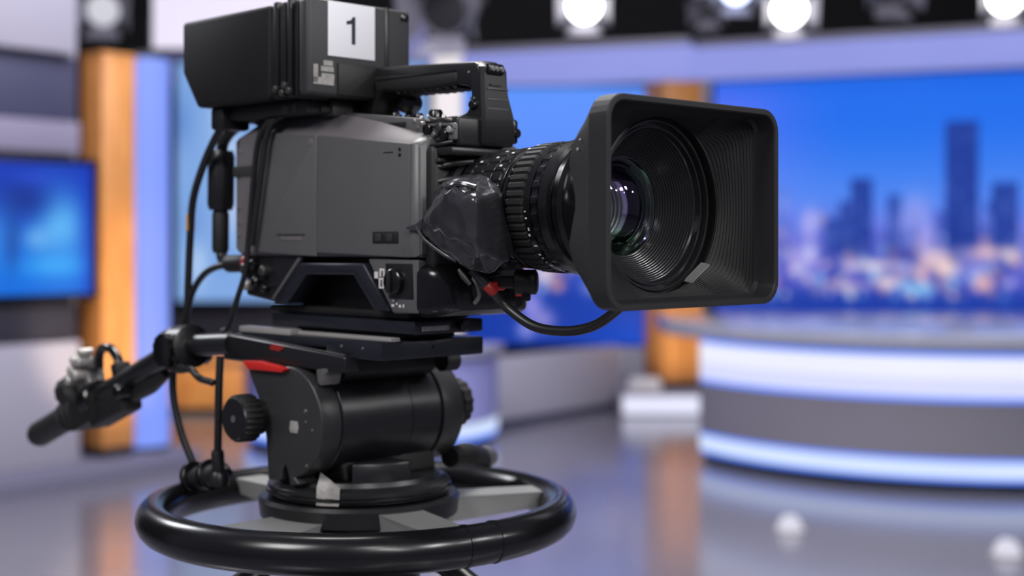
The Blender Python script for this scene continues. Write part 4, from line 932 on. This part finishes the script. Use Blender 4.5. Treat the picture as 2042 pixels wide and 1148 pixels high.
bmesh.ops.subdivide_edges(bm, edges=bm.edges[:], cuts=1, use_grid_fill=True)
bmesh.ops.smooth_vert(bm, verts=bm.verts[:], factor=.4, use_axis_x=True, use_axis_y=True, use_axis_z=True)
bm.normal_update(); cen = Vector((.26, -.08, 1.365))
for v in bm.verts:
    q = v.co*38; g = noise.noise(q)*.0015-abs(noise.noise(v.co*45+Vector((3, 1, 7))))*.004+.001
    crease = math.exp(-((v.co.z-1.405)/.012)**2)*noise.noise(v.co*110)*.0045
    v.co += v.normal*(g+crease)
wp = obj('plastic_wrap', bm, 'bag_plastic', ca, sharp=55, label='glossy black plastic bag tied over the lens drive')
bm = newbm(); loft(bm, [[(.198, -.078, 1.372), (.198, -.08, 1.36), (.198, -.070, 1.358), (.198, -.068, 1.37)], [(.187, -.0785, 1.3665), (.187, -.0795, 1.3605), (.187, -.073, 1.36), (.187, -.072, 1.366)], [(.176, -.08, 1.364), (.176, -.081, 1.362), (.176, -.079, 1.3618), (.176, -.0785, 1.3635)]]); obj('wrap_tail', bm, 'bag_plastic', wp)
bm = newbm(); tube(bm, [(.205, -.092, 1.364), (.24, -.112, 1.351), (.275, -.1185, 1.337), (.29, -.117, 1.331)], .0016, 8); obj('wrap_seam', bm, 'bag_plastic', wp)
bm = newbm(); tube(bm, [(.225, -.076, 1.402), (.25, -.095, 1.404), (.27, -.108, 1.402), (.29, -.112, 1.404), (.305, -.105, 1.4)], .003, 8); obj('wrap_fold', bm, 'bag_plastic', wp)
bm = newbm(); tube(bm, [(.276, -.1, 1.3225), (.281, -.098, 1.3155), (.286, -.094, 1.308)], [.002, .003, .002], 10); obj('tape_end', bm, 'connector_grey', wp)
# small control knob below the barrel
bm = newbm(); lathe(bm, [(-.012, .008), (-.010, .0125), (.010, .0125), (.012, .009)], (.288, -.02, 1.309), (.8, .6, 0), 28); box(bm, .255, .285, -.03, -.012, 1.303, 1.3145, .003); box(bm, .285, .292, -.024, -.016, 1.29, 1.3, .002); kb = obj('lens_knob', bm, 'matte_black', ca)
bm = newbm(); box(bm, .25, .258, -.033, -.018, 1.3, 1.309, .002); obj('red_ring', bm, 'red_paint', kb, label='red ring')

# ---------------- cables (each one its own thing)
def cable(label, pts, r, seg=10, extra=None, cat='cable', name='cable'):
    o = thing(name, label, cat, (RX, RY, min(p[2] for p in pts)), RZ, base=(0, 0, min(p[2] for p in pts)), group='camera cables')
    bm = newbm(); tube(bm, pts, r, seg); obj('sheath', bm, 'cable_black', o)
    for (nm, p, q, rr, mt) in (extra or []):
        bm = newbm(); v = Vector(q)-Vector(p); L_ = v.length; lathe(bm, [(0, rr*.85), (L_*.1, rr), (L_*.9, rr), (L_, rr*.85)], p, v, 20); obj(nm, bm, mt, o)
    return o
cable('thick black cable looping under the lens from plastic wrap to hood', [(.284, -.09, 1.3225), (.2895, -.082, 1.3125), (.2945, -.072, 1.3005), (.3015, -.061, 1.2862), (.333, -.055, 1.2685), (.37, -.05, 1.2652), (.402, -.046, 1.2715), (.4305, -.046, 1.2875), (.44, -.046, 1.298)], .0048, 14,
      [('red_band', (.2915, -.0785, 1.308), (.2955, -.0705, 1.299), .0053, 'red_dim')])
cable('black cable bowing left from viewfinder down to the pan bar', [(-.155, -.075, 1.497), (-.19, -.07, 1.474), (-.226, -.065, 1.44), (-.252, -.062, 1.40), (-.262, -.06, 1.35), (-.266, -.06, 1.30), (-.27, -.06, 1.25), (-.274, -.066, 1.225)], .0048, 12,
      [('yellow_band', (-.2595, -.0605, 1.384), (-.2615, -.06, 1.362), .0056, 'yellow_tape')])
cable('black cable with round plug running from camera rear down left', [(-.165, -.062, 1.322), (-.2, -.062, 1.318), (-.228, -.062, 1.308), (-.25, -.063, 1.288), (-.262, -.066, 1.26), (-.268, -.07, 1.238)], .0042, 12,
      [('plug', (-.178, -.06, 1.322), (-.136, -.06, 1.3235), .0105, 'matte_black'), ('red_ring', (-.137, -.06, 1.3235), (-.13, -.06, 1.3238), .0112, 'red_dim'), ('metal_collar', (-.13, -.06, 1.3238), (-.122, -.06, 1.324), .0095, 'silver')])
cable('thick cable with long black connector hanging behind the camera body', [(-.165, -.05, 1.492), (-.2, -.045, 1.48), (-.222, -.04, 1.46), (-.224, -.04, 1.40), (-.224, -.04, 1.35), (-.214, -.042, 1.325), (-.175, -.05, 1.32)], .007, 12,
      [('connector_body', (-.222, -.04, 1.462), (-.224, -.04, 1.388), .0165, 'black_plastic'), ('strain_relief', (-.224, -.04, 1.388), (-.223, -.041, 1.335), .0105, 'rubber')])
cable('thin black cable draped down over the grey side cover', [(-.045, -.07, 1.4985), (-.062, -.082, 1.486), (-.078, -.0845, 1.466), (-.087, -.0845, 1.43), (-.093, -.0845, 1.39), (-.099, -.0845, 1.35), (-.104, -.085, 1.315), (-.118, -.088, 1.28), (-.132, -.09, 1.25), (-.138, -.095, 1.244)], .0034, 10)
cable('second black cable draped beside the thin one on the side cover', [(-.03, -.066, 1.4985), (-.052, -.081, 1.487), (-.064, -.084, 1.468), (-.072, -.0845, 1.435), (-.08, -.0845, 1.40), (-.087, -.0845, 1.37), (-.0935, -.0835, 1.345)], .0040, 10)
cable('grey black cable hanging from pan bar joint to steering ring', [(-.225, -.104, 1.205), (-.229, -.105, 1.18), (-.226, -.104, 1.15), (-.216, -.1, 1.115), (-.204, -.095, 1.088), (-.197, -.092, 1.073)], .0045, 12)
cable('straight black cable hanging from side bar to steering ring', [(-.118, -.11, 1.216), (-.118, -.112, 1.18), (-.119, -.112, 1.14), (-.12, -.112, 1.11), (-.122, -.11, 1.09), (-.124, -.108, 1.078)], .0046, 12,
      [('boot', (-.121, -.112, 1.108), (-.123, -.109, 1.078), .0075, 'rubber')])
cable('short wavy cable slung between pan bar joint and hanging cable', [(-.21, -.12, 1.2), (-.185, -.122, 1.197), (-.165, -.12, 1.199), (-.15, -.118, 1.19), (-.128, -.117, 1.187), (-.1235, -.116, 1.186)], .0042, 10)
# coiled lump on the ring rim
cl = rig('cable_clamp', 'black lumpy cable clamp sitting on the left rear rim of the steering ring', 'clamp', 1.06)
bm = newbm(); lo_ = []
for (a, h, w_) in ((0, .004, .008), (.015, .012, .014), (.03, .016, .017), (.05, .013, .016), (.065, .015, .014), (.078, .006, .008)):
    c = Vector((-.196, -.1, 1.066))+Vector((.066, -.0, .012)).normalized()*a
    lo_.append([(c.x, c.y+w_*math.cos(q*PI/6), c.z+h*math.sin(q*PI/6)) for q in range(12)])
loft(bm, lo_); obj('lump', bm, 'rubber', cl)
bm = newbm(); lathe(bm, [(0, .012), (.012, .013), (.02, .008)], (-.125, -.108, 1.066), (0, 0, 1), 20); obj('socket', bm, 'black_plastic', cl)
for a in (-.19, -.155):
    bm = newbm(); lathe(bm, [(-.004, .0165), (-.003, .018), (.003, .018), (.004, .0165)], (a, -.1, 1.0675+(a+.196)*.18), (1, 0, .18), 20); obj('strap', bm, 'gloss_black', cl)
